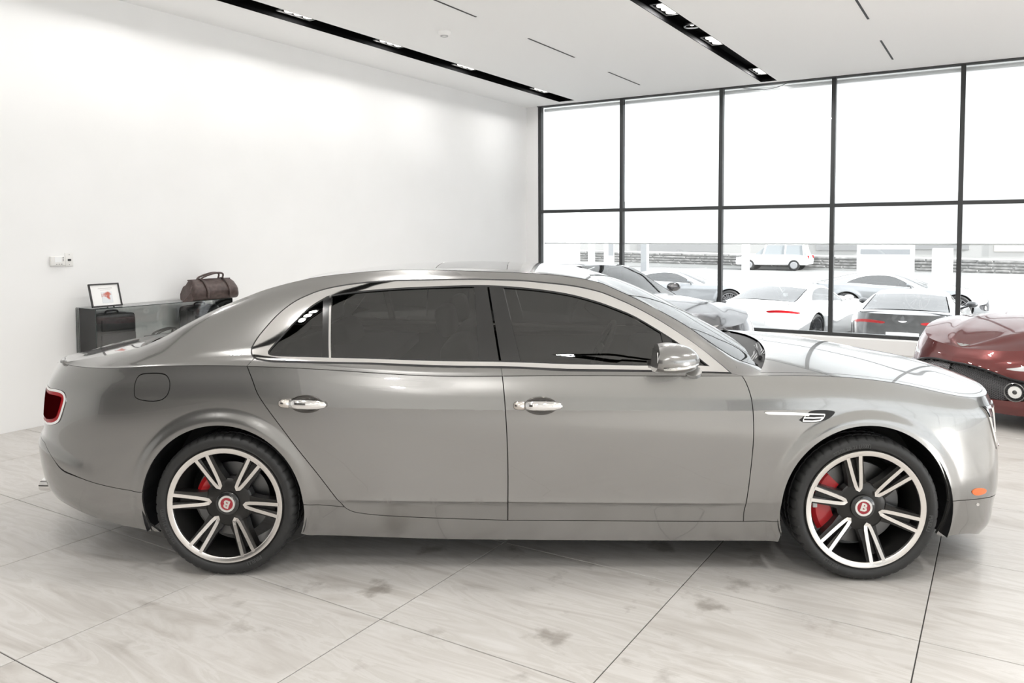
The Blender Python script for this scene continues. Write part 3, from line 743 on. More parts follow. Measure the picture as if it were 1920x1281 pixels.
# fine rings of points that carry the rounded arch flares
FLARE = []
for _i in (0, 1):
    for _r in np.arange(.006, .112, .008):
        for _a in np.arange(-24, 204.1, 2.2):
            xx, zz = WCX[_i]+(ARCH[_i]+_r)*math.cos(math.radians(_a)), RT+(ARCH[_i]+_r)*math.sin(math.radians(_a))
            if zz > .19: FLARE.append((xx, zz))
_fx = np.array(FLARE); _k = (LOW.gu > UL[5]) & (LOW.gu < UL[17]); _G = LOW.gp[_k][:, [0, 2]]; _guv = np.stack([LOW.gu[_k], LOW.gv[_k]], 1)
_uv = np.array([_guv[((_G-q)**2).sum(1).argmin()] for q in _fx])
for _ in range(6):
    _P = LOW.ev(_uv[:, 0], _uv[:, 1])[:, [0, 2]]; _a = (LOW.ev(_uv[:, 0]+1e-4, _uv[:, 1])[:, [0, 2]]-_P)/1e-4; _b = (LOW.ev(_uv[:, 0], np.minimum(_uv[:, 1]+1e-4, VT))[:, [0, 2]]-_P)/1e-4
    _rr = _fx-_P; _det = _a[:, 0]*_b[:, 1]-_a[:, 1]*_b[:, 0]; _det = np.where(abs(_det) < 1e-6, 1e-6, _det)
    _uv[:, 0] += np.clip((_rr[:, 0]*_b[:, 1]-_rr[:, 1]*_b[:, 0])/_det, -.03, .03); _uv[:, 1] = np.clip(_uv[:, 1]+np.clip((_a[:, 0]*_rr[:, 1]-_a[:, 1]*_rr[:, 0])/_det, -.03, .03), .002, VT-.005)
FLARE = np.concatenate([_uv, [(u_, vc+d_) for vc in (V_MID, V_LOW) for d_ in (-.03, -.014, -.006, -.0022, 0, .0022, .006, .014, .03) for u_ in np.arange(UL[8]+.2, UL[14]+.1, .022)]])

# ---- outlines on the upper surface
dlo_top = [(474, 652), (480, 641), (493, 623), (521, 592), (550, 569), (579, 554.5), (607, 544.5), (650, 536), (708, 530), (794, 527), (850, 526), (908, 526), (974, 528), (1020, 532), (1067, 537), (1130, 551), (1192, 578), (1255, 614), (1317, 657), (1350, 684), (1368, 699.5)]
dlo_bot = [(1368, 699.5), (1300, 697.5), (1224, 695.5), (1067, 693), (937, 687.7), (736, 682.5), (610, 679.5), (530, 677.5), (507, 676.5), (487, 673.5), (477, 669), (473, 662), (474, 652)]
oT = run(UP, dlo_top); oB = run(UP, dlo_bot)
DLO = loop(oT, oB)
in_top = [(503, 659), (510, 650), (522, 637), (550, 606), (579, 578), (607, 560), (622, 554), (660, 548), (708, 543.5), (794, 538.5), (888, 535.5), (942, 537), (1005, 542.5), (1067, 552), (1130, 569.5), (1192, 595), (1255, 633), (1300, 664), (1330, 687.5)]
in_bot = [(1330, 688), (1224, 686.5), (1099, 684.5), (977, 680.5), (897, 678.5), (740, 675), (622, 671.5), (540, 669.5), (510, 667.5), (503, 664), (503, 659)]
iT = run(UP, in_top); iB = run(UP, in_bot); INNER = loop(iT, iB)
def upx(x, y): return UP.invert((x, y), car2px)
cutB_up = [upx(942, 705), upx(939.5, 690), upx(937, 678), upx(930, 630), upx(922, 580), upx(913.5, 526)]
xR_up, xF_up = upx(463, 684), upx(1391, 704)
xr, xf = float(crest(uR)[0, 0]), float(crest(uF)[0, 0]); xb = float(crest(uB)[0, 0])
jR = loop([(xr, 0)], [upx(470, 679), upx(478, 670)])      # short cut from the crest up to the window corner
ob_mid = min(range(len(oB)), key=lambda i: abs(oB[i][0]-cutB_up[1][0]))
kR = min(range(len(oB)), key=lambda i: np.hypot(oB[i][0]-jR[-1][0], oB[i][1]-jR[-1][1]))
# ---- painted panels, near side (mirror=False) and far side (mirror=True)
sedan_parts = {}
for far in (False, True):
    def tp(patch, poly, **k): return tri_panel(patch, poly, mirror=far, **k)
    q_up = loop(hline(0, SX0+.002, xr, 40), jR[1:], oB[kR+1:], oT, [(xf+.01, 0)] if False else [], hline(0, xf, SX1-.004, 8), vline(SX1-.004, 0, .46, 3), hline(.46, SX1-.004, SX0+.002, 120))
    quarter = shell_obj('body_side', [tp(LOW, quarter_low, holes=[flap, lampR], step=.02, extra=FLARE, gap=.0018), tp(UP, q_up, gap=.0015, step=.025)], paint, sedan)
    shell_obj('rear_bumper', [tp(LOW, rear_bumper_low, step=.02, extra=FLARE, gap=.0012)], paint, sedan)
    rd = shell_obj('rear_door', [tp(LOW, rdoor_low, step=.02, extra=FLARE, gap=.0022), tp(UP, loop(hline(0, xr, xb, 24), cutB_up[:2], oB[ob_mid+1:kR], jR[::-1]), gap=.001, step=.02)], paint, sedan)
    fd = shell_obj('front_door', [tp(LOW, fdoor_low, step=.025, extra=FLARE, gap=.0022), tp(UP, loop(hline(0, xb, xf, 24), oB[:ob_mid], cutB_up[:2][::-1]), gap=.001, step=.02)], paint, sedan)
    fe = shell_obj('front_fender', [tp(LOW, fender_low, holes=[headL], step=.02, extra=FLARE, gap=.0018)], paint, sedan)
    shell_obj('front_bumper', [tp(LOW, front_bumper_low, step=.02, extra=FLARE, gap=.0012)], paint, sedan)
    shell_obj('sill', [tp(LOW, sill_low, step=.02, extra=FLARE, gap=.0015)], paint, sedan)
    ff = shell_obj('fuel_flap', [tp(LOW, flap, gap=.0022, step=.02)], paint, sedan)
    # lamps
    shell_obj('tail_lamp_surround', [tp(LOW, lampR, holes=[inset(lampR, .014)], gap=0, hole_gap=0, step=.02, lift=.004)], chrome, sedan)
    tl = shell_obj('tail_lamp', [tp(LOW, inset(lampR, .013), gap=0, step=.015, lift=.002)], red_lens, sedan)
    shell_obj('lamp_lens', [tp(LOW, inset(lampR, .036), gap=0, step=.015, lift=.0045, flange=0)], dark_red_lens, tl)
    # window surround, pillars, glass
    ch = tp(UP, DLO, holes=[INNER], gap=.001, hole_gap=0, step=.02, lift=.004, flange=.01)
    shell_obj('window_trim', [ch], chrome, sedan)
    shell_obj('window_seal', [tp(UP, inset(DLO, -.0065), holes=[DLO], gap=0, hole_gap=0, step=.03, lift=.0025, flange=.004)], dark_trim, sedan)
    shell_obj('glass_seal', [tp(UP, INNER, holes=[inset(INNER, .006)], gap=0, hole_gap=0, step=.03, lift=.002, flange=.004)], dark_trim, sedan)
    def between(pts_a, pts_b):
        return loop(pts_a, pts_b[::-1])
    def vcut(top, bot): return [upx(*top), upx((top[0]+bot[0])/2, (top[1]+bot[1])/2), upx(*bot)]
    c1, c2 = vcut((606, 561), (604, 671)), vcut((622, 554), (620, 672))       # divider between the two rear panes
    c3, c4 = vcut((889, 535), (897, 679)), vcut((913, 533), (936.5, 680))     # black pillar, rear door
    c5, c6 = vcut((916, 533), (940, 680)), vcut((943, 537), (977.5, 681))     # black pillar, front door
    c7, c8 = vcut((1238, 622), (1253, 687)), vcut((1258, 634), (1272, 687.5)) # mirror corner
    def cell(a, b):
        ta = [q for q in iT if a[0][0] < q[0] < b[0][0]]; tb = [q for q in iB if a[-1][0] < q[0] < b[-1][0]]
        return loop(a[::-1], ta, b, tb)
    left_tip = loop([q for q in iT if q[0] < c1[0][0]], c1, [q for q in iB if q[0] < c1[-1][0]])
    right_tip = loop(c8[::-1], [q for q in iT if q[0] > c8[0][0]], [q for q in iB if q[0] > c8[-1][0]])
    g = dict(gap=0, step=.03, lift=-.004, flange=0)
    shell_obj('quarter_glass', [tp(UP, left_tip, **g)], tint_glass, sedan)
    shell_obj('window_divider', [tp(UP, cell(c1, c2), gap=0, step=.02, lift=.001)], black_gloss, sedan)
    shell_obj('divider_trim', [tp(UP, loop([upx(618.5, 555), upx(617, 671.5)], [upx(621, 671.5), upx(622.5, 554)]), gap=0, step=.02, lift=.005)], chrome, sedan)
    shell_obj('rear_door_glass', [tp(UP, cell(c2, c3), **g)], tint_glass, sedan)
    shell_obj('pillar_cover', [tp(UP, cell(c3, c4), gap=.001, step=.02, lift=.001)], black_gloss, sedan)
    shell_obj('pillar_cover', [tp(UP, cell(c5, c6), gap=.001, step=.02, lift=.001)], black_gloss, sedan)
    shell_obj('front_door_glass', [tp(UP, cell(c6, c7), **g)], tint_glass, sedan)
    shell_obj('mirror_corner', [tp(UP, cell(c7, c8), gap=0, step=.02, lift=.001)], black_gloss, sedan)
    shell_obj('front_quarter_glass', [tp(UP, right_tip, **g)], tint_glass, sedan)
# ---- panels that span the car
def both(patch, poly, **k): return [tri_panel(patch, poly, mirror=False, **k), tri_panel(patch, poly, mirror=True, **k)]
def rect(patch, u0, u1, v0, v1, nu=30, nv=16):
    return loop(hline(v0, u0, u1, nu), vline(u1, v0, v1, nv), hline(v1, u1, u0, nu), vline(u0, v1, v0, nv))
shell_obj('roof', both(ROOF, rect(ROOF, RX0, RX1, .004, .7), holes=[rect(ROOF, .98, 1.36, .12, .6999)], gap=0, step=.03, flange=0), paint, sedan)
shell_obj('sunroof', both(ROOF, rect(ROOF, .983, 1.357, .124, .7), gap=0, step=.03, flange=0), black_gloss, sedan)
shell_obj('windscreen', both(SCREEN, rect(SCREEN, RX1+.03, SX1-.01, .012, .7), gap=0, step=.03, flange=0), clear_screen, sedan)
shell_obj('roof_header', both(SCREEN, rect(SCREEN, RX1, RX1+.03, .004, .7), gap=0, step=.03, flange=0), paint, sedan)
shell_obj('rear_screen', both(RSCREEN, rect(RSCREEN, BX0+.02, RX0-.04, .03, .7), gap=0, step=.03, flange=0, lift=-.004), tint_glass, sedan)
shell_obj('roof_rear_edge', both(RSCREEN, rect(RSCREEN, RX0-.04, RX0, .004, .7), gap=0, step=.03, flange=0), paint, sedan)
for _p in both(RSCREEN, rect(RSCREEN, BX0, RX0-.04, .002, .03), gap=0, step=.03, flange=0): shell_obj('screen_surround', [_p], black_gloss, sedan)
shell_obj('boot_lid', both(DECK, rect(DECK, 0.03, DL-.002, .03, .7), gap=0, step=.03, flange=0), paint, sedan)
shell_obj('boot_edge', both(DECK, rect(DECK, 0, DL-.001, .0, .026), gap=0, step=.03, flange=0), paint, sedan)
HS = .034
shell_obj('bonnet', both(HOOD, rect(HOOD, HU0+.16, HU1-.10, HS+.003, .7, 60), gap=0, step=.03, flange=0), paint, sedan)
shell_obj('fender_top', both(HOOD, loop(hline(.0, HU0+.02, HU1-.001, 60), vline(HU1-.001, 0, .7, 8), hline(.7, HU1-.001, HU1-.098, 4), vline(HU1-.098, .7, HS, 8), hline(HS, HU1-.098, HU0+.158, 60), vline(HU0+.158, HS, .7, 8) if False else [], [(HU0+.02, HS)]), gap=0, step=.03, flange=0), paint, sedan)
shell_obj('cowl', both(HOOD, rect(HOOD, HU0+.0, HU0+.158, HS, .7), gap=0, step=.03, flange=0, lift=-.012), dark_trim, sedan)
# ---- dark inner shell, wheel housings, underside, cabin
inner_poly = loop(hline(VT-.03, UL[0]+.001, UL[-1]-.001, 80), [(UL[-1]-.001, 0.02)], hline(.02, UL[-1]-.001, LOW.invert((3.07+.45, .3), car_xz)[0], 20),
                  [LOW.invert((3.07+.44*math.cos(a), RT+.44*math.sin(a)), car_xz) for a in np.linspace(0, math.pi, 24)], hline(.02, LOW.invert((3.07-.45, .3), car_xz)[0], LOW.invert((.44, .3), car_xz)[0], 20),
                  [LOW.invert((-.012+.44*math.cos(a), RT+.44*math.sin(a)), car_xz) for a in np.linspace(0, math.pi, 24)], hline(.02, LOW.invert((-.47, .3), car_xz)[0], UL[0]+.001, 20))
for far in (False, True):
    shell_obj('inner_panel', [tri_panel(LOW, inner_poly, step=.05, gap=0, flange=0, lift=-.03, mirror=far)], dark_trim, sedan)
    sy = 1 if far else -1
    for i, cx in enumerate((WCX[0], WCX[1])):
        b = MB(); n = 40; R0 = ARCH[i]+.012
        A = [[b.bm.verts.new((cx+R0*math.cos(t), sy*y, max(.2, RT+R0*math.sin(t)))) for t in np.linspace(math.radians(-20), math.radians(200), n)] for y in (.945, .58)]
        for k in range(n-1): b.bm.faces.new((A[0][k], A[0][k+1], A[1][k+1], A[1][k]))
        c0 = b.bm.verts.new((cx, sy*.58, .25))
        for k in range(n-1): b.bm.faces.new((A[1][k], A[1][k+1], c0))
        b.build('wheel_housing', dark_trim, sedan)
b = MB(); b.box((1.53, 0, .25), (2.2, 1.66, .12)); b.box((1.4, 0, .27), (4.9, 1.05, .1)); b.box((-.80, 0, .42), (.4, .9, .14)); b.box((3.66, 0, .25), (.3, 1.3, .08)); b.build('underside', dark_trim, sedan)
leather = pbsdf('cabin_leather', (0.05, 0.048, 0.046), .5)
lining = pbsdf('cabin_lining', (0.16, 0.155, 0.15), .8)
shell_obj('headlining', both(ROOF, rect(ROOF, RX0, RX1, .01, .7), gap=0, step=.06, flange=0, lift=-.03), lining, sedan)
b = MB(); b.box((.35, 0, .95), (.7, 1.5, .06)); b.build('parcel_shelf', leather, sedan)
b = MB(); b.box((2.35, 0, .88), (.42, 1.56, .2), .06, seg=3); b.box((2.1, 0, .62), (.7, .22, .3), .04, seg=2); b.build('dashboard', leather, sedan, smooth=True, auto=40)
b = MB(); b.lathe([(.19+.016*math.cos(t), .016*math.sin(t)) for t in np.linspace(0, 2*math.pi, 9)[:-1]], 28, 'X', closed=True); b.box((0, 0, 0), (.02, .34, .05)); b.box((0, 0, -.08), (.02, .05, .17))
b.build('steering_wheel', leather, sedan, True, loc=(1.93, .38, .92), rot=(0, math.radians(25), 0), auto=40)
for x, yy, kind in ((1.25, -.38, 0), (1.25, .38, 0), (.42, -.40, 1), (.42, .40, 1)):
    b = MB(); b.box((.25, 0, .40), (.56, .54, .18), .06, seg=3)
    b.box((-.10, 0, .72), (.17, .54, .66), .07, rot=Matrix.Rotation(math.radians(-14), 3, 'Y'), seg=3)
    seat = b.build('seat', leather, sedan, True, loc=(x, yy, .06), auto=40)
    b = MB(); b.box((-.23, 0, 1.13), (.10, .27, .17), .045, rot=Matrix.Rotation(math.radians(-10), 3, 'Y'), seg=3); b.build('headrest', leather, seat, True, auto=40)

# ---- wheels
machined = pbsdf('machined_alloy', (0.80, 0.77, 0.74), .24, 1.0)
spoke_black = pbsdf('satin_black_alloy', (0.022, 0.021, 0.02), .28, .4)
disc_metal = pbsdf('brake_disc_metal', (0.16, 0.16, 0.16), .35, 1.0)
caliper_red = pbsdf('caliper_red', (0.42, 0.012, 0.016), .25, 0, .5)
badge_red = pbsdf('badge_red', (0.30, 0.008, 0.02), .25, 0, .6)
tyre_text = pbsdf('tyre_lettering', (0.05, 0.05, 0.05), .4)
def tyre_mesh(name):
    b = MB(); n = 288
    prof = [(.284, .016), (.290, .004), (.300, -.004), (.316, -.007), (.330, -.003), (.340, .008), (.346, .022), (.3478, .045), (.3478, .052), (.342, .053), (.342, .062), (.348, .063), (.348, .108), (.342, .109), (.342, .121), (.348, .122), (.348, .168), (.342, .169), (.342, .178), (.3478, .179), (.346, .225), (.33, .246), (.29, .25)]
    rings = []
    for j, (r, a) in enumerate(prof):
        ring = []
        for k in range(n):
            t = 2*math.pi*k/n; rr = r
            cutk = (k % 6 == 0)
            if cutk and j in (5, 6, 7, 8): rr -= .006
            if cutk and j in (11, 12, 15, 16, 19): rr -= .004
            ring.append(b.bm.verts.new((rr*math.cos(t), a, rr*math.sin(t))))
        rings.append(ring)
    for j in range(len(prof)-1):
        for k in range(n): b.bm.faces.new((rings[j][k], rings[j][(k+1) % n], rings[j+1][(k+1) % n], rings[j+1][k]))
    return b
def ring_text(txt, size, rad, ang_c, y, bold=0.0):
    """letters on the sidewall, bent round the wheel; outside of the wheel faces -Y"""
    me = text_mesh(txt, size, .0006, bold); V = [v.co.copy() for v in me.vertices]; Fs = [tuple(p.vertices) for p in me.polygons]; bpy.data.meshes.remove(me)
    out = []
    for v in V:
        r = rad+v.y; t = math.radians(ang_c)-v.x/rad; out.append((r*math.cos(t), y-v.z, r*math.sin(t)))
    return out, Fs
def polar(r, off, a): return (r*math.cos(a)-off*math.sin(a), r*math.sin(a)+off*math.cos(a))
def make_wheel(cx, sy, a0, front, name='wheel'):
    """rim face plane at |y|=.968; outside faces -Y in the local frame"""
    root = MB()
    # barrel, lip and star-shaped spoke body in one casting
    root.lathe([(.262, .004), (.258, .012), (.255, .03), (.245, .06), (.240, .20), (.262, .23)], 72)
    root.lathe([(.0, .045), (.06, .045), (.105, .047), (.118, .055), (.118, .10), (.0, .10)], 48)
    for k in range(6):
        a = math.radians(a0-60*k)
        pr = [(.105, -.044), (.16, -.040), (.259, -.047), (.259, .047), (.16, .040), (.105, .044)]
        dep = {.105: .047, .16: .034, .259: .012}
        for lo_, hi_ in ((-1, -.25), (.25, 1)):
            A, B = [], []
            for r, o in ((.105, 0), (.16, 0), (.259, 0)):
                hw = {.105: .044, .16: .040, .259: .047}[r]
                for s_ in (lo_, hi_):
                    x, z = polar(r, hw*s_, a); A.append(root.bm.verts.new((x, dep[r], z))); B.append(root.bm.verts.new((x, dep[r]+.05, z)))
            f = root.bm.faces.new
            for i in (0, 2):
                f((A[i], A[i+1], A[i+3], A[i+2])); f((B[i], B[i+2], B[i+3], B[i+1])); f((A[i], A[i+2], B[i+2], B[i])); f((A[i+1], B[i+1], B[i+3], A[i+3]))
        P = [polar(.105, -.012, a), polar(.235, -.014, a), polar(.235, .014, a), polar(.105, .012, a)]
        q = [root.bm.verts.new((x, d, z)) for (x, z), d in zip(P, (.055, .040, .040, .055))]; root.bm.faces.new(q)
    w = root.build(name, spoke_black, sedan, True, auto=35)
    b = MB(); b.lathe([(.2560, .014), (.2565, .002), (.260, -.001), (.281, -.003), (.284, .001), (.284, .02)], 96); b.build('rim_ring', machined, w, True, auto=40)
    for k in range(6):
        a = math.radians(a0-60*k); b = MB()
        path = []
        for r, o in ((.262, .0300), (.23, .0262), (.19, .0222), (.15, .0178), (.11, .0125), (.092, .0080), (.084, .0)): path.append((r, o))
        full = path+[(r, -o) for r, o in path[::-1][1:]]
        outer, inner = [], []
        pts = np.array(full)
        tg = np.gradient(pts, axis=0); tg /= np.linalg.norm(tg, axis=1, keepdims=True); nrm_ = np.stack([tg[:, 1], -tg[:, 0]], 1)
        for (r, o), nn_ in zip(full, nrm_):
            d = float(np.interp(r, [.086, .13, .19, .262], [.034, .026, .014, -.002])); h = .0082
            for lst, s_ in ((outer, 1), (inner, -1)):
                x, z = polar(r+nn_[0]*h*s_, o+nn_[1]*h*s_, a); lst.append((b.bm.verts.new((x, d, z)), b.bm.verts.new((x, d+.016, z))))
        for i in range(len(full)-1):
            b.bm.faces.new((outer[i][0], outer[i+1][0], inner[i+1][0], inner[i][0])); b.bm.faces.new((outer[i][0], outer[i][1], outer[i+1][1], outer[i+1][0])); b.bm.faces.new((inner[i][0], inner[i+1][0], inner[i+1][1], inner[i][1]))
        b.build('spoke_edge', machined, w)
    tyre_mesh('t').build('tyre', rubber, w, True, auto=40)
    if front: texts = (('275/35 ZR 21 (103Y)', .021, .306, 104, -.0062), ('PIRELLI', .026, .303, -12, -.0058), ('PIRELLI', .026, .303, 238, -.0058))
    else: texts = (('PIRELLI', .026, .303, -62, -.0058), ('275/35 ZR 21 (103Y)', .021, .306, 200, -.0062))
    for t_, s_, r_, a_, y_ in texts:
        v, f = ring_text(t_, s_, r_, a_, y_, .0006); mesh_obj('tyre_lettering', v, f, tyre_text, w)
    b = MB(); b.lathe([(.0, .030), (.050, .030), (.057, .034), (.060, .050)], 40); b.build('hub_cap', black_gloss, w, True, auto=40)
    b = MB(); b.lathe([(.0295, .0285), (.031, .0245), (.0405, .0245), (.043, .030), (.043, .034)], 40); b.build('badge_ring', chrome, w, True, auto=40)
    b = MB(); b.lathe([(.0, .0275), (.0305, .0275)], 32); b.build('badge_disc', badge_red, w)
    me = text_mesh('B', .052, .0012, .0022)
    rt = math.radians(-17 if front else 160); V = []
    for v in me.vertices: x, z = v.co.x*1.05, v.co.y; V.append((x*math.cos(rt)-z*math.sin(rt), .0262-v.co.z, x*math.sin(rt)+z*math.cos(rt)))
    Fs = [tuple(p.vertices) for p in me.polygons]; bpy.data.meshes.remove(me); mesh_obj('badge_letter', V, Fs, machined, w)
    R_ = .200 if front else .185
    b = MB(); b.lathe([(.09, .115), (R_, .115), (R_, .150), (.09, .150)], 56, closed=True); b.build('brake_disc', disc_metal, w, True, auto=40)
    b = MB(); b.lathe([(.0, .10), (.085, .10), (.09, .15)], 32); b.build('disc_bell', spoke_black, w, True, auto=40)
    b = MB(); A = []
    c_a, spn = (174, 38) if front else (152, 17)
    if not front: b_r = (.115, .175)
    else: b_r = (.135, .232)
    for t in np.linspace(c_a-spn, c_a+spn, 12):
        t = math.radians(t); A.append([b.bm.verts.new((r*math.cos(t), y, r*math.sin(t))) for r, y in ((b_r[0], .085), (b_r[1]-.02, .072), (b_r[1], .085), (b_r[1], .17), (b_r[0], .17))])
    for i in range(len(A)-1):
        for j in range(5): b.bm.faces.new((A[i][j], A[i][(j+1) % 5], A[i+1][(j+1) % 5], A[i+1][j]))
    b.bm.faces.new(A[0]); b.bm.faces.new(A[-1][::-1]); b.build('brake_caliper', caliper_red, w)
    if front:
        b = MB(); b.box((-.215, .070, .0), (.022, .006, .03), .003); b.build('caliper_plate', pbsdf('white_plate', (.7, .7, .7), .4), w)
    w.location = (cx, sy*.968, RT)
    if sy > 0: w.rotation_euler = (0, 0, math.pi)
    return w
make_wheel(0.0, -1, 115.1, False); make_wheel(WB, -1, 103.3, True)
make_wheel(0.0, 1, 80, False); make_wheel(WB, 1, 70, True)

# ---- fittings on the body surface
def frame_at(patch, u, v):
    u_, v_ = np.array([u]), np.array([v]); P = patch.ev(u_, v_)[0]; N = patch.nrm(u_, v_)[0]
    if N[1]*(-1) < 0 and abs(N[1]) > .1: N = -N
    T = patch.ev(u_+.01, v_)[0]-patch.ev(u_-.01, v_)[0]; T /= np.linalg.norm(T); B = np.cross(N, T); B = B if B[2] > 0 else -B
    return P, T, B, N
def place(fr, s=1): P, T, B, N = fr; return Matrix(((T[0], B[0], N[0], P[0]), (T[1], B[1], N[1], P[1]), (T[2], B[2], N[2], P[2]), (0, 0, 0, 1)))
MIR = Matrix.Diagonal((1, -1, 1, 1))
handle_chrome = pbsdf('handle_chrome', (0.62, 0.58, 0.54), .16, 1.0)
recess_metal = pbsdf('handle_recess', (0.10, 0.095, 0.09), .18, .9)
def add_handle(parent, px, py, far):
    u, v = LOW.invert((px, py), car2px); M = place(frame_at(LOW, u, v))
    if far: M = MIR @ M
    b = MB(); n = 28; ring = [[b.bm.verts.new((.012+.080*k*math.cos(2*math.pi*i/n), .043*k*math.sin(2*math.pi*i/n), z)) for i in range(n)] for k, z in ((1.0, .0012), (.93, .0025), (.8, .0015), (.4, .0012))]
    for r in range(3):
        for i in range(n): b.bm.faces.new((ring[r][i], ring[r][(i+1) % n], ring[r+1][(i+1) % n], ring[r+1][i]))
    b.bm.faces.new(ring[3]); b.xf(M); bowl = b.build('handle_recess', recess_metal, parent, True)
    b = MB(); xs = [-.060, -.02, .03, .075, .105, .115]
    b.tube([(x, .0, .018+.010*(1-((x-.02)/.1)**2)) for x in xs], [.020, .0225, .023, .0205, .0145, .005], 14, flat=.5); b.xf(M); bar = b.build('door_handle', chrome, parent, True)
    b = MB(); b.tube([(x, 0, .012+(x+.115)*.12) for x in (-.117, -.112, -.10, -.063)], [.008, .0155, .0200, .0205], 14, flat=.55); b.xf(M); b.build('lock_cap', handle_chrome, parent, True)
DOORS = [o for o in sedan.children if o.name.startswith(('rear_door', 'front_door')) and 'glass' not in o.name]
for o in DOORS:
    far = sum(v.co.y for v in o.data.vertices) > 0
    if o.name.startswith('rear_door'): add_handle(o, 569, 757.5, far)
    else: add_handle(o, 1009, 761, far)
# mirrors
mirror_glass = pbsdf('mirror_glass', (.8, .8, .8), .02, 1.0)
for far in (False, True):
    mx, mz = cp(1269, 674, 1.04)
    M = Matrix.Translation((mx, -1.04, mz)); S = MIR if far else Matrix.Identity(4)
    b = MB(); n = 40; rings = []
    # housing: rounded cap, blunt towards the tail, running out forward; axes x fore-aft, y out, z up
    for i in range(0, 15):
        t = i/14; x = -.100+.205*t
        k = math.sqrt(max(0, 1-max(0, (t-.25)/.75)**2.3)) if t > .25 else 1-.10*((.25-t)/.25)**2
        k = max(k, .02); zc = .0+.030*(1-t)*0-.012*t
        ring = []
        for j in range(n):
            a = 2*math.pi*j/n; c_, s_ = math.cos(a), math.sin(a); e = 2/2.7
            yy = .118*k*math.copysign(abs(c_)**e, c_); zz = (.078 if s_ > 0 else .066)*k*math.copysign(abs(s_)**e, s_)
            zz *= (1-.25*(yy/.118 if yy > 0 else 0))
            ring.append(b.bm.verts.new((x+.012*(zz/.07), -yy, zz+zc)))
        rings.append(ring)
    for i in range(14):
        for j in range(n): b.bm.faces.new((rings[i][j], rings[i][(j+1) % n], rings[i+1][(j+1) % n], rings[i+1][j]))
    b.bm.faces.new(rings[0]); b.bm.faces.new(rings[-1][::-1]); b.xf(S @ M); mir = b.build('door_mirror', paint, sedan, True, auto=50)
    b = MB(); b.box((-.0995, 0, 0), (.004, .15, .085)); b.xf(S @ M); b.build('mirror_glass', mirror_glass, mir)
    b = MB(); pts = [(-.078, -.113, -.030), (-.03, -.117, -.027), (.02, -.108, -.023), (.06, -.088, -.018), (.085, -.058, -.014)]
    b.tube(pts, [.006, .0085, .009, .0085, .005], 10, flat=1); b.xf(S @ M); b.build('indicator_strip', chrome, mir, True)
    b = MB(); fx, fz = cp(1300, 700, .95); b.tube([(fx-mx+.004, .15, fz-mz-.028), (fx-mx+.004, .09, fz-mz-.002), (fx-mx-.01, .03, fz-mz+.02)], [.040, .036, .038], 16, flat=.6); b.xf(S @ M); b.build('mirror_foot', paint, mir, True, auto=50)
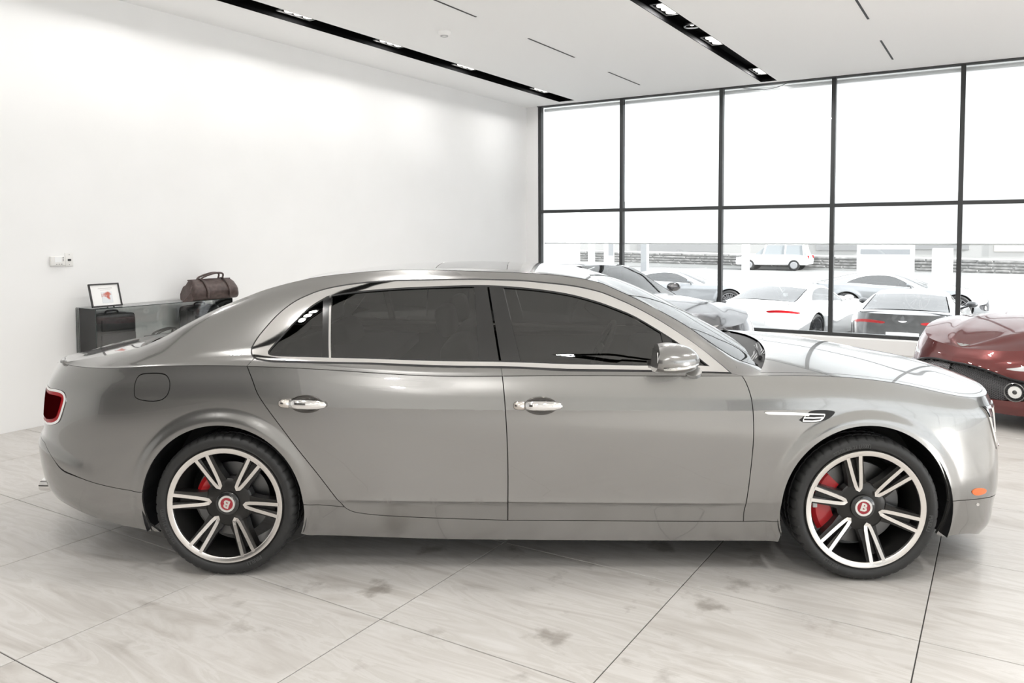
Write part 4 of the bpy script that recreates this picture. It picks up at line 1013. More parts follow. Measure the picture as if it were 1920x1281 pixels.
# side marker, sensor, fender vent, badge, exhausts
for far in (False, True):
    el = loop(catmull(P2(LOW, [(1822, 922), (1828, 917), (1837, 915), (1846, 916.5), (1849, 920), (1846, 925), (1836, 928.5), (1826, 928)]), 4, closed=True))
    shell_obj('side_marker', [tri_panel(LOW, el, gap=0, step=.01, lift=.003, mirror=far)], amber_lens, sedan)
    sn = loop([LOW.invert((1833+3*math.cos(a), 946+3*math.sin(a)), car2px) for a in np.linspace(0, 2*math.pi, 13)[:-1]])
    shell_obj('parking_sensor', [tri_panel(LOW, sn, gap=0, step=.01, lift=.002, mirror=far)], chrome, sedan)
    vent = loop(run(LOW, [(1498, 788), (1512, 777), (1522, 770.5), (1545, 769), (1561, 770.5), (1565, 774), (1558, 782), (1545, 789), (1525, 792.5), (1505, 792)], 3))
    fv = shell_obj('fender_vent', [tri_panel(LOW, vent, gap=0, step=.012, lift=.0015, mirror=far)], dark_trim, sedan)
    def strip(pts, h): return shell_obj('vent_trim', [tri_panel(LOW, loop(P2(LOW, [(x, y-h) for x, y in pts]), P2(LOW, [(x, y+h) for x, y in pts][::-1])), gap=0, step=.012, lift=.008, mirror=far, flange=.008)], chrome, fv)
    bl = shell_obj('vent_blade', [tri_panel(LOW, loop(run(LOW, [(1433, 774), (1438, 772), (1470, 772.5), (1500, 773.5), (1518, 775)], 3), run(LOW, [(1516, 780), (1495, 778.5), (1465, 778), (1440, 777)], 3)), gap=0, step=.01, lift=.006, mirror=far, flange=.006)], chrome, sedan)
    strip([(1510, 776), (1530, 776.5), (1545, 777)], 1.4); strip([(1506, 783), (1525, 783.5), (1542, 782.5)], 1.4); strip([(1504, 789), (1522, 789.5), (1537, 788)], 1.4)
    strip([(1504, 789), (1507, 783.5), (1510, 777)], 1.6); strip([(1537, 788), (1543, 783), (1546, 777)], 1.6)
    # model lettering on the rear pillar
    if not far:
        u, v = UP.invert((442, 663), car2px); fr = frame_at(UP, u, v)
        me = text_mesh('V8S', .034, .002, .0009); M = place(fr); V = [M @ Vector((c.co.x*1.05+c.co.y*.35, c.co.y*.8, c.co.z+.002)) for c in me.vertices]; Fs = [tuple(p.vertices) for p in me.polygons]; bpy.data.meshes.remove(me)
        mesh_obj('model_lettering', V, Fs, chrome, sedan)
    # head lamp
    hl = shell_obj('head_lamp', [tri_panel(LOW, headL, gap=.001, step=.02, lift=-.012, mirror=far)], pbsdf('lamp_bowl', (.55, .56, .57), .12, 1.0), sedan)
    shell_obj('lamp_surround', [tri_panel(LOW, headL, holes=[inset(headL, .016)], gap=0, hole_gap=0, step=.015, lift=.005, mirror=far)], chrome, hl)
    for (a, v_, r_) in ((UL[18]+.02, .68, .06), (UL[19]+.0, .66, .07)):
        fr = frame_at(LOW, a, v_); M = place((fr[0]-fr[3]*.035, *fr[1:]))
        if far: M = MIR @ M
        b = MB(); b.lathe([(r_*.62, .0), (r_, -.004), (r_, .012), (r_*.9, .016), (r_*.6, .004)], 28, 'Z', closed=True); b.xf(M); b.build('lamp_ring', chrome, hl, True, auto=40)
    sg = 1 if far else -1
    ex, ez = cp(84, 907, .60)
    b = MB(); b.tube([(ex+.14, sg*.60, ez-.002), (ex, sg*.60, ez)], .055, 24, flat=.62); b.build('exhaust_tip', chrome, sedan, True, auto=50)
# grille between the lamps
gm = MB()
for i in range(15):
    y = -.24+.48*i/14; gm.box((3.945-.03*(y/.24)**2, y, .62), (.02, .006, .33))
for i in range(8): gm.box((3.955, 0, .46+.04*i), (.012, .46, .006))
gm.build('grille', black_gloss, sedan)
b = MB(); P = [(3.95, y, z) for y, z in ((-.25, .40), (-.26, .62), (-.25, .76), (-.12, .79), (.12, .79), (.25, .76), (.26, .62), (.25, .40))]; b.tube(P, .018, 10, closed=True); b.build('grille_surround', chrome, sedan, True)
# rear number-plate recess and boot trim strip are out of sight; wipers at the foot of the screen
for dx, y0, y1 in ((0, -.62, -.05), (.02, .05, .6)):
    b = MB(); pts = [(2.66+dx+.10*(1-abs(t)), y0+(y1-y0)*s_, 1.02-.0*s_) for s_, t in ((0, 1), (.3, .6), (.7, .3), (1, .15))]; b.tube(pts, .011, 6); b.build('wiper', dark_trim, sedan)
b = MB()
for i in range(5): b.tube([(2.57+.035*i, -.70+.05*i, .997+.004*i), (2.66+.035*i, -.50+.05*i, 1.014+.004*i), (2.73+.025*i, -.25+.05*i, 1.027+.003*i)], .006, 6)
b.build('cowl_vent', pbsdf('cowl_plastic', (.06, .06, .06), .35), sedan)
# ================================================================== things along the white wall
case_glass = sheet_glass('case_glass', (.985, .992, .988)); edge_dark = pbsdf('glass_edge', (.03, .045, .042), .2)
CX0, CX1, CY0, CY1, CZ = 4.0, 5.46, 6.79, 7.10, 1.008
t = empty('display_case', (CX0, CY0, 0), 0, 'long glass display case against the white wall holding dark luggage', 'display case')
LX, LYy = CX1-CX0, CY1-CY0
b = MB(); b.b2((0, 0, 0), (LX, LYy, .54), .004); b.build('plinth', white_paint, t)
b = MB(); b.b2((0.002, .002, .54), (LX-.002, LYy-.002, .548)); b.build('shelf', pbsdf('case_floor', (.7, .71, .71), .4), t)
for a, c_ in (((0, 0, .548), (LX, .005, CZ)), ((0, LYy-.005, .548), (LX, LYy, CZ)), ((0, .005, .548), (.005, LYy-.005, CZ)), ((LX-.005, .005, .548), (LX, LYy-.005, CZ)), ((0, 0, CZ), (LX, LYy, CZ+.006))):
    b = MB(); b.b2(a, c_); b.build('glass_panel', case_glass, t)
e_ = .0028
for a, c_ in (((0, 0, CZ+.003), (LX, 0, CZ+.003)), ((0, LYy, CZ+.003), (LX, LYy, CZ+.003)), ((0, 0, CZ+.003), (0, LYy, CZ+.003)), ((LX, 0, CZ+.003), (LX, LYy, CZ+.003)), ((0, 0, .55), (0, 0, CZ)), ((LX, 0, .55), (LX, 0, CZ)), ((0, LYy, .55), (0, LYy, CZ)), ((LX, LYy, .55), (LX, LYy, CZ))):
    b = MB(); b.cyl(a, c_, e_, n=6); b.build('edge_strip', edge_dark, t)
bag_black = pbsdf('black_leather', (.028, .028, .029), .42); noise_mix(bag_black, 40, (.02, .02, .021), (.045, .045, .046), 4, bump=.25)
bag_strap = pbsdf('strap_leather', (.018, .018, .019), .38)
bag_brown = pbsdf('brown_leather', (.055, .034, .03), .45); noise_mix(bag_brown, 30, (.042, .026, .023), (.085, .056, .05), 5, bump=.3)
def suitcase(x, y, w_, h_, label):
    t = empty('suitcase', (x, y, .548), 0, label, 'suitcase', 'suitcases in the display case'); d_ = .20
    b = MB(); b.box((w_/2, d_/2, h_/2+.012), (w_, d_, h_), .05, seg=5); b.build('body', bag_black, t, True, auto=50)
    b = MB(); b.box((w_/2, -.006, h_*.33), (w_*.86, .03, h_*.5), .012, seg=3); b.build('front_pocket', bag_black, t, True, auto=50)
    b = MB(); b.box((w_/2, -.004, h_*.79), (w_*.84, .02, h_*.28), .009, seg=3); b.build('front_flap', bag_black, t, True, auto=50)
    for yy in (.05, .15):
        b = MB(); pts = catmull([(w_*q, yy, z) for q, z in ((0, .05), (-.003, h_*.5), (.0, h_-.03), (.08, h_+.008), (.5, h_+.014), (.92, h_+.008), (1.0, h_-.03), (1.003, h_*.5), (1.0, .05))], 3); b.tube(pts, .006, 6); b.build('piping', bag_strap, t, True)
    b = MB(); b.tube(catmull([(w_*.34, .10, h_+.008), (w_*.36, .10, h_+.036), (w_*.5, .10, h_+.042), (w_*.64, .10, h_+.036), (w_*.66, .10, h_+.008)], 4), .009, 8); b.build('handle', bag_strap, t, True)
    for sx in (.12, .88):
        b = MB(); b.cyl((w_*sx-.015, .17, .014), (w_*sx+.015, .17, .014), .014, n=14); b.build('caster', bag_strap, t, True, auto=40)
    return t
suitcase(4.06, 6.86, .38, .385, 'black leather cabin suitcase at the open-wall end of the glass case')
suitcase(5.00, 6.86, .38, .39, 'black leather cabin suitcase at the window end of the glass case')
def duffel(loc, L, Wd, H, mat, strap, label, kind, tagged):
    """soft holdall: pinched roof-shaped top, sagging sides"""
    t = empty('travel_bag', loc, 0, label, 'bag'); n, m = 20, 24
    b = MB(); rings = []
    for i in range(n+1):
        q = i/n; x = L*q; e2 = math.sin(math.pi*min(max(q, 0.0), 1.0))**.18 if 0 < q < 1 else .25
        ring = []
        for j in range(m):
            a = 2*math.pi*j/m; c_, s_ = math.cos(a), math.sin(a)
            w2 = Wd/2*math.copysign(abs(c_)**.45, c_)*(1 if s_ < 0 else 1-.72*abs(s_)**1.1)*(.72+.28*e2)
            z = H/2+H/2*math.copysign(abs(s_)**.75, s_)
            sag = .012*math.sin(9*q+2*j)*.5*(1 if s_ > -.5 else 0)
            xx = x+(.06*(z/H)*(1-q/.15) if q < .15 else (-.02*(z/H) if q > .88 else 0))
            ring.append(b.bm.verts.new((xx, w2+sag*.6, max(0, z*(.90+.10*e2)+sag*(1 if z > .02 else 0)))))
        rings.append(ring)
    for i in range(n):
        for j in range(m): b.bm.faces.new((rings[i][j], rings[i][(j+1) % m], rings[i+1][(j+1) % m], rings[i+1][j]))
    b.bm.faces.new(rings[0][::-1]); b.bm.faces.new(rings[-1]); b.build('body', mat, t, True, auto=70)
    for q in (.30, .76):
        b = MB(); P = [(L*q, -Wd/2-.006, .02), (L*q, -Wd/2-.008, H*.45), (L*q, -Wd*.36, H*.82), (L*q, -Wd*.12, H*1.02), (L*q, Wd*.12, H*1.02), (L*q, Wd*.36, H*.82), (L*q, Wd/2+.006, H*.45)]
        b.tube(catmull(P, 3), .013, 8, flat=.35); b.build('strap', strap, t, True)
    for yy in (-.035, .03):
        b = MB(); P = [(L*.28, yy, H*.98), (L*.32, yy, H*1.10), (L*.45, yy, H*1.22), (L*.62, yy, H*1.30), (L*.74, yy, H*1.24), (L*.73, yy, H*1.0)]
        b.tube(catmull(P, 4), .0095, 8); b.build('handle', strap, t, True)
    b = MB(); b.tube([(L*.06, 0, H*.985), (L*.5, 0, H*1.005), (L*.94, 0, H*.985)], .007, 6); b.build('zip', strap, t, True)
    if tagged:
        b = MB(); b.tube([(.03, -.07, H*.75), (-.01, -.09, H*.45), (-.035, -.10, .06)], .006, 6); b.build('tag_strap', strap, t, True)
        b = MB(); b.prism([(-.11, .004), (.0, .004), (.01, .035), (-.03, .09), (-.05, .06)], -.115, -.103); b.build('luggage_tag', mat, t)
    return t
duffel((4.93, 6.83, CZ+.007), .57, .25, .205, bag_brown, bag_brown, 'brown leather holdall with arched handles on top of the glass case', 0, True)
duffel((4.475, 6.86, .549), .47, .2, .165, bag_black, bag_strap, 'low black leather holdall lying between the two suitcases', 1, False)
# framed picture on a small clear stand
t = empty('picture_frame', (4.02, 6.875, CZ+.012), 0, 'small black picture frame leaning on the glass case', 'picture frame')
fw, fh = .285, .215; tilt = Matrix.Rotation(math.radians(-16), 4, 'X')
b = MB()
for a, c_ in (((0, -.008, 0), (fw, .008, .012)), ((0, -.008, fh-.012), (fw, .008, fh)), ((0, -.008, 0), (.012, .008, fh)), ((fw-.012, -.008, 0), (fw, .008, fh))): b.b2(a, c_)
b.xf(tilt); b.build('frame', pbsdf('frame_black', (.015, .014, .014), .35), t)
b = MB(); b.b2((.01, 0, .01), (fw-.01, .004, fh-.01)); b.xf(tilt); b.build('mount', pbsdf('paper', (.85, .845, .83), .7), t)
print_m = pbsdf('print', (.6, .5, .45), .6); noise_mix(print_m, 16, (.50, .13, .09), (.72, .74, .76), 2, lo=.40, hi=.52)
b = MB(); b.b2((fw*.37, -.002, fh*.16), (fw*.72, .0, fh*.64)); b.xf(tilt); b.build('print', print_m, t)
for k, ty in enumerate((.80, .725)):
    b = MB(); b.b2((fw*(.30 if k == 0 else .36), -.001, fh*(ty-.018 if k == 0 else ty-.008)), (fw*(.76 if k == 0 else .70), .0, fh*(ty+.012 if k == 0 else ty+.006))); b.xf(tilt); b.build('caption_line', pbsdf('caption_grey', (.62, .61, .6), .7), t)
for xx in (.12, .18):
    b = MB(); b.box((xx, -.012, -.003), (.006, .06, .012)); b.box((xx, -.035, .008), (.006, .006, .03)); b.build('stand_leg', case_glass, t)
# wall panel and socket
t = empty('thermostat', tuple(on_Y(113, 489, LY)), 0, 'white wall thermostat with a small grey display', 'thermostat'); white_pl = pbsdf('white_plastic', (.80, .79, .77), .45)
xa = on_Y(92, 489, LY)[0]-on_Y(113, 489, LY)[0]; xb_ = on_Y(119.5, 489, LY)[0]-on_Y(113, 489, LY)[0]
b = MB(); b.b2((xa, -.028, -.045), (xb_, -.001, .043), .008, 3); b.build('housing', white_pl, t, True, auto=40)
b = MB(); b.b2((xa+.035, -.0295, -.012), (xb_-.035, -.0275, .034)); b.build('display', pbsdf('lcd', (.86, .87, .87), .3), t)
for k in range(3):
    b = MB(); b.b2((xa+.045+.022*k, -.0305, -.034), (xa+.055+.022*k, -.0275, -.026)); b.build('button', pbsdf('button_grey', (.35, .35, .35), .5), t)
for k in range(3):
    b = MB(); b.b2((xb_-.024, -.0305, -.004+.014*k), (xb_-.014, -.0275, .004+.014*k)); b.build('button', pbsdf('button_grey', (.35, .35, .35), .5), t)
t = empty('wall_switch', tuple(on_Y(129, 487, LY)), 0, 'white wall switch plate with a black toggle beside the thermostat', 'switch')
b = MB(); b.b2((-.036, -.008, -.06), (.036, -.001, .06), .003, 2); b.build('plate', white_pl, t, True, auto=40)
b = MB(); b.b2((-.014, -.013, -.012), (.014, -.008, .006)); b.build('toggle', pbsdf('toggle_black', (.03, .03, .03), .4), t)
for z in (.045, -.045):
    b = MB(); b.cyl((0, -.010, z), (0, -.008, z), .004, n=10); b.build('screw', pbsdf('button_grey', (.35, .35, .35), .5), t)
# ================================================================== sports coupes (in the hall and on the forecourt)
def pch_rows(R, K, v_):
    """monotone blend of rows R (N,k,3) with knots K at v_ (N,)"""
    h = np.diff(K)[None, :, None]; d = np.diff(R, axis=1)/h
    m = np.zeros_like(R); m[:, 0] = d[:, 0]; m[:, -1] = d[:, -1]
    h0, h1 = h[:, :-1], h[:, 1:]; w1 = 2*h1+h0; w2 = h1+2*h0
    with np.errstate(divide='ignore', invalid='ignore'): mm = (w1+w2)/(w1/d[:, :-1]+w2/d[:, 1:])
    m[:, 1:-1] = np.where(d[:, :-1]*d[:, 1:] > 0, mm, 0)
    i = np.clip(np.searchsorted(K, v_, side='right')-1, 0, len(K)-2); n = np.arange(len(v_)); H = np.diff(K)[i][:, None]; t = (v_-K[i])[:, None]/H
    return (2*t**3-3*t**2+1)*R[n, i]+(t**3-2*t**2+t)*H*m[n, i]+(-2*t**3+3*t**2)*R[n, i+1]+(t**3-t**2)*H*m[n, i+1]
CWB = 2.80; CRT = .345
cplan = np.array([(-1.03, 0), (-1.02, .28), (-.975, .52), (-.89, .70), (-.74, .825), (-.5, .91), (-.2, .962), (.05, .972), (.4, .955), (.8, .925), (1.3, .912), (1.8, .920), (2.3, .945), (2.7, .958), (2.98, .935), (3.2, .87), (3.38, .745), (3.52, .55), (3.61, .30), (3.645, 0)])
CU_ = np.concatenate([[0], np.cumsum(np.hypot(*np.diff(cplan, axis=0).T))]); _t = np.gradient(cplan, CU_, axis=0); _t /= np.linalg.norm(_t, axis=1, keepdims=True); CPN = np.stack([-_t[:, 1], _t[:, 0]], 1)
CVK = np.array([0, .12, .30, .48, .62, .72])
def ck(keys): ks = sorted(keys); return pch([CU_[k] for k in ks], np.array([keys[k] for k in ks]), CU_)
cz = ck({0: [.24, .34, .52, .68, .81, .93], 3: [.22, .33, .50, .67, .80, .925], 5: [.19, .29, .45, .64, .80, .915], 7: [.16, .27, .44, .62, .77, .905], 9: [.14, .24, .42, .58, .71, .84], 11: [.14, .24, .42, .57, .69, .815], 13: [.15, .25, .42, .57, .70, .815], 15: [.15, .25, .40, .52, .64, .755], 17: [.14, .22, .35, .46, .565, .67], 19: [.14, .22, .35, .46, .55, .635]})
cd_ = ck({0: [.10, .03, .0, .02, .03, .03], 4: [.09, .03, 0, .01, .03, .06], 7: [.07, .03, 0, .0, .02, .06], 10: [.06, .03, .015, .02, .02, .05], 13: [.06, .03, .0, .0, .012, .05], 16: [.05, .015, 0, .02, .05, .11], 19: [.05, .01, 0, .02, .06, .13]})
CROW = np.zeros((len(CU_), 6, 3))
for _k in range(6):
    CROW[:, _k, 0] = cplan[:, 0]-CPN[:, 0]*cd_[:, _k]; CROW[:, _k, 1] = -(cplan[:, 1]-CPN[:, 1]*cd_[:, _k]); CROW[:, _k, 2] = cz[:, _k]
CROW[0, :, 1] = CROW[-1, :, 1] = 0; _crs = Nat(CU_, CROW.reshape(len(CU_), -1))
def clow_fn(u, v):
    sh = u.shape; P = pch_rows(_crs(u.ravel()).reshape(-1, 6, 3), CVK, np.clip(v.ravel(), 0, CVK[-1]))
    for cx in (0, CWB):
        r = np.hypot(P[:, 0]-cx, P[:, 2]-CRT); P[:, 1] -= .015*(1-smoothstep(.41, .50, r))*(P[:, 1] < -.4)
    return P.reshape(sh+(3,))
CLOW = Patch(clow_fn, CU_[0], CU_[-1], 0, CVK[-1], nu=260, nv=40); CLOW.vis = (.5, CU_[-1]-.5); CVT = CVK[-1]
ccrest = lambda u: clow_fn(np.atleast_1d(np.asarray(u, float)), np.full(np.atleast_1d(u).shape, CVT))
_cu = np.linspace(CU_[3], CU_[16], 300); _cc = ccrest(_cu)
CT = np.array([(-.84, .735, .932), (-.5, .715, .985), (-.2, .68, 1.062), (.15, .635, 1.155), (.5, .595, 1.222), (.85, .572, 1.243), (1.15, .572, 1.225), (1.4, .592, 1.155), (1.65, .63, 1.045), (1.9, .69, .925), (2.06, .74, .85)])
def ccrest_x(x): return np.interp(x, _cc[:, 0], -_cc[:, 1]), np.interp(x, _cc[:, 0], _cc[:, 2])
def cup_fn(u, v):
    w0, z0 = ccrest_x(u); D = pch(CT[:, 0], CT[:, 1:], u); s = v/.4
    f = pch(FS[0], FS[1], s); g = np.minimum(1, np.maximum(D[..., 1]-z0, 0)/.2); f = f*g+s*(1-g)
    return np.stack([u, -(w0+(D[..., 0]-w0)*f), z0+(D[..., 1]-z0)*s], -1)
CUP = Patch(cup_fn, CT[0, 0], CT[-1, 0], 0, .4, nu=160, nv=30)
def cdrip(x): D = pch(CT[:, 0], CT[:, 1:], x); return np.stack([x, -D[..., 0], D[..., 1]], -1)
def cspan(x0, x1, mx, mz):
    def mid(u): x = lerp1(x0, x1, u, mx[0], mx[-1]); return np.stack([x, 0*x, pch(mx, mz, x)], -1)
    return Patch(span_fn(cdrip, mid, 1.0), x0, x1, 0, .7, nu=40, nv=16)
CROOF = cspan(.30, 1.22, [.28, .6, .9, 1.25], [1.228, 1.272, 1.285, 1.257])
CWS = cspan(1.22, 2.06, [1.25, 1.6, 1.9, 2.2, 2.35], [1.257, 1.14, 1.02, .905, .85])
CRS = cspan(-.62, .30, [-.66, -.3, 0, .28], [.99, 1.09, 1.168, 1.228])
_xs = np.linspace(-.62, -.84, 4); _ul = np.linspace(CU_[3]+.04, CU_[0], 7); CDR, CDL = _polyN(np.concatenate([cdrip(_xs), ccrest(_ul)]))
def cmid_deck(u): t = u/CDL; x = -.64+(CROW[0, 5, 0]+.64)*t; return np.stack([x, 0*x, pch([0, .5, 1], [.985, .955, CROW[0, 5, 2]], t)], -1)
CDECK = Patch(span_fn(lambda u: CDR(u), cmid_deck, 1.0), 0, CDL, 0, .7, nu=40, nv=16)
CH0 = float(np.interp(1.80, _cc[:, 0], _cu)); CH1 = CU_[-1]
def cmid_hood(u):
    t = (u-CH0)/(CH1-CH0); x = pch([0, .4, .8, 1], [2.02, 2.75, 3.35, CROW[-1, 5, 0]], t); z = pch([2.0, 2.4, 2.8, 3.2, CROW[-1, 5, 0]+.001], [.945, .93, .895, .80, CROW[-1, 5, 2]], x); return np.stack([x, 0*x, z], -1)
_ch = span_fn(lambda u: ccrest(u.ravel()).reshape(u.shape+(3,)), cmid_hood, 1.0)
def chood_fn(u, v):
    P = _ch(u, v); t = np.clip(v/.7, 0, 1); k = np.clip((CH1-u)/.9, 0, 1)
    P[..., 2] += .009*k*(np.exp(-((t-.52)/.10)**2)-.6*np.exp(-((t-.33)/.12)**2)); return P     # raised flutes either side of the bonnet
CHOOD = Patch(chood_fn, CH0, CH1, 0, .7, nu=80, nv=30)
def cpt(x, z): return CLOW.invert((x, z), car_xz)
def carc(cx, a0, a1, r=.385, n=30): return [cpt(cx+r*math.cos(math.radians(a)), CRT+r*math.sin(math.radians(a))) for a in np.linspace(a0, a1, n)]
c_side = loop(hline(CVT, CU_[0]+1e-4, CU_[-1]-1e-4, 80), vline(CU_[-1]-1e-4, CVT, 0, 10), hline(0, CU_[-1]-1e-4, cpt(CWB+.38, .2)[0], 14), carc(CWB, -15, 195), hline(0, cpt(CWB-.38, .2)[0], cpt(.38, .2)[0], 14), carc(0, -15, 195), hline(0, cpt(-.38, .2)[0], CU_[0]+1e-4, 14), vline(CU_[0]+1e-4, 0, CVT, 10))
# front mouth, lamps
uE = CU_[-1]
mouth_top = catmull([(uE-1e-4, .565), (uE-.20, .560), (uE-.40, .52), (uE-.58, .455), (uE-.74, .41), (uE-.86, .36)], 4); mouth_bot = catmull([(uE-.88, .31), (uE-.84, .235), (uE-.70, .19), (uE-.35, .17), (uE-1e-4, .165)], 4)
c_mouth = loop([tuple(q) for q in mouth_top], [tuple(q) for q in mouth_bot])
c_head = loop([tuple(q) for q in catmull([(uE-.52, .572), (uE-.64, .60), (uE-.84, .645), (uE-1.08, .685), (uE-1.18, .685), (uE-1.10, .63), (uE-.88, .575), (uE-.68, .553)], 4, closed=True)])
c_tail = loop([tuple(q) for q in catmull([(.30, .60), (.50, .625), (.72, .625), (.92, .60), (1.05, .575), (.95, .555), (.72, .575), (.50, .575), (.34, .565)], 4, closed=True)])
c_plate = rect(CLOW, 0.001, .27, .26, .40, 6, 4)
c_diff = rect(CLOW, 0.001, .62, .0, .15, 10, 4)
_ug = lambda pts: [tuple(q) for q in catmull(pts, 4)]
def czs(x, s): return (x, s*.4)
c_dlo = loop(_ug([czs(-.02, .34), czs(.12, .60), czs(.35, .79), (.65, .345), (.95, .35), (1.2, .338), (1.42, .30), (1.6, .23), (1.75, .13)]), _ug([(1.75, .11), (1.5, .085), (1.1, .08), (.6, .085), (.2, .10), (.03, .115)]))
wheel_grey = pbsdf('alloy_grey', (.42, .42, .43), .3, .9)
mesh_black = pbsdf('grille_black', (.012, .012, .013), .3, .2)
lamp_clear = pbsdf('lamp_clear', (.75, .77, .78), .08, .3, .8)
dark_glass = sheet_glass('coupe_glass', (.30, .32, .32), 2.3)
def coupe_wheel(root, x, sy, spokes=10):
    b = MB(); b.lathe([(.255, .0), (.262, -.012), (.30, -.016), (.33, -.008), (.345, .02), (.346, .12), (.345, .21), (.32, .24), (.25, .24)], 44); w_ = b.build('wheel', rubber, root, True, auto=50)
    b = MB(); b.lathe([(.235, .01), (.262, -.006), (.262, .02), (.24, .06), (.235, .2)], 40); b.lathe([(0, .02), (.05, .02), (.06, .05)], 24)
    for k in range(spokes):
        a = 2*math.pi*k/spokes
        for s_ in (-1, 1):
            P = [polar(.04, .008*s_, a), polar(.045, .022*s_, a), polar(.245, .034*s_, a), polar(.245, .018*s_, a)]
            A = [b.bm.verts.new((q[0], y, q[1])) for q, y in zip(P, (.022, .022, .002, .002))]; B = [b.bm.verts.new((v.co.x, v.co.y+.03, v.co.z)) for v in A]
            b.bm.faces.new(A); b.bm.faces.new(B[::-1])
            for i in range(4): b.bm.faces.new((A[i], A[(i+1) % 4], B[(i+1) % 4], B[i]))
    b.build('rim', wheel_grey, w_, True, auto=35)
    b = MB(); b.lathe([(0, .10), (.19, .10), (.19, .12)], 32); b.build('brake_disc', disc_metal, w_)
    w_.location = (x, sy*.955, CRT)
    if sy > 0: w_.rotation_euler = (0, 0, math.pi)
def build_coupe(name, front_detail=False):
    root = bpy.data.objects.new(name, None); COL.objects.link(root)
    def bp(patch, poly, **k): k.setdefault('gap', 0); k.setdefault('step', .04); k.setdefault('flange', 0); return [tri_panel(patch, poly, mirror=False, **k), tri_panel(patch, poly, mirror=True, **k)]
    pm = pbsdf('coupe_paint', (.5, .5, .5), .3, .6, 1.0)
    painted = []
    for far in (False, True):
        k = dict(mirror=far, gap=0)
        painted.append(shell_obj('body_side', [tri_panel(CLOW, c_side, holes=[c_mouth, c_head, c_tail], step=.035, flange=.02, **k), tri_panel(CUP, loop(hline(0, CT[0, 0]+.002, CT[-1, 0]-.003, 40), hline(.4, CT[-1, 0]-.003, CT[0, 0]+.002, 50)), holes=[c_dlo], step=.035, flange=.01, **k)], pm, root))
        shell_obj('side_window', [tri_panel(CUP, c_dlo, step=.05, flange=0, lift=-.003, **k)], dark_glass, root)
        shell_obj('window_strip', [tri_panel(CUP, inset(c_dlo, -.010), holes=[c_dlo], step=.03, flange=.004, lift=.003, hole_gap=0, **k)], chrome, root)
        shell_obj('head_lamp', [tri_panel(CLOW, c_head, step=.03, flange=.01, lift=-.002, **k)], lamp_clear, root)
        tl = shell_obj('tail_lamp', [tri_panel(CLOW, c_tail, step=.03, flange=.01, lift=.002, **k)], red_lens, root)
        sy = 1 if far else -1
        for x in (0, CWB): coupe_wheel(root, x, sy)
        for x in (0, CWB):
            b = MB(); A = [[b.bm.verts.new((x+.395*math.cos(t), sy*y, CRT+.395*math.sin(t))) for t in np.linspace(math.radians(-15), math.radians(195), 24)] for y in (.93, .6)]
            for i in range(23): b.bm.faces.new((A[0][i], A[0][i+1], A[1][i+1], A[1][i]))
            b.bm.faces.new(A[1]); b.build('wheel_housing', dark_trim, root)
        b = MB(); b.sphere((1.60, sy*1.0, .955), .1, (.75, 1.05, .62), 20); b.tube([(1.66, sy*.82, .87), (1.64, sy*.93, .915)], .022, 8); painted.append(b.build('door_mirror', pm, root, True))
    painted.append(shell_obj('roof', bp(CROOF, rect(CROOF, .30, 1.22, 0, .7)), pm, root))
    shell_obj('windscreen', bp(CWS, rect(CWS, 1.24, 2.05, .02, .7)), clear_screen, root)
    painted.append(shell_obj('screen_frame', bp(CWS, rect(CWS, 1.22, 1.24, 0, .7)), pm, root))
    shell_obj('rear_screen', bp(CRS, rect(CRS, -.60, .28, .02, .7)), dark_glass, root)
    painted.append(shell_obj('roof_tail', bp(CRS, rect(CRS, .28, .30, 0, .7)), pm, root))
    painted.append(shell_obj('boot_lid', bp(CDECK, rect(CDECK, 0, CDL-.002, .0, .7)), pm, root))
    painted.append(shell_obj('bonnet', bp(CHOOD, rect(CHOOD, CH0+.06, CH1-.002, 0, .7, 40)), pm, root))
    shell_obj('rear_diffuser', bp(CLOW, c_diff, lift=.004), dark_trim, root)
    shell_obj('number_plate', bp(CLOW, c_plate, lift=.006), pbsdf('plate_white', (.7, .7, .7), .5), root)
    g = shell_obj('grille', bp(CLOW, c_mouth, lift=-.05), mesh_black, root)
    b = MB(); b.box((1.3, 0, .20), (3.9, 1.1, .12)); b.build('underside', dark_trim, root)
    b = MB(); b.box((1.15, 0, .55), (1.8, 1.3, .5), .05); b.build('cabin_tub', dark_trim, root)
    for yy in (-.36, .36):
        b = MB(); b.box((.45, yy, .85), (.16, .46, .55), .06, rot=Matrix.Rotation(math.radians(-14), 3, 'Y'), seg=2); b.build('seat', leather, root, True, auto=40)
    b = MB(); b.lathe([(.175+.013*math.cos(t), .013*math.sin(t)) for t in np.linspace(0, 2*math.pi, 9)[:-1]], 24, 'X', closed=True); b.box((0, 0, 0), (.02, .3, .04)); b.build('steering_wheel', leather, root, True, loc=(1.32, .36, .86), rot=(0, math.radians(25), 0), auto=40)
    # winged emblem on the nose
    fr = frame_at(CHOOD, CH1-.06, .69); 
    b = MB(); b.prism([(-.075, .012), (-.02, .014), (0, .008), (.02, .014), (.075, .012), (.045, -.004), (.015, -.014), (-.015, -.014), (-.045, -.004)], 0, .006, 'X'); b.xf(Matrix.Translation((CROW[-1, 5, 0]-.035, 0, CROW[-1, 5, 2]+.022)) @ Matrix.Rotation(math.radians(-40), 4, 'Y')); b.build('emblem', chrome, root)
    b = MB(); b.prism([(-.075, .012), (-.02, .014), (0, .008), (.02, .014), (.075, .012), (.045, -.004), (.015, -.014), (-.015, -.014), (-.045, -.004)], 0, .006, 'X'); b.xf(Matrix.Translation((-1.012, 0, .80))); b.build('emblem', chrome, root)
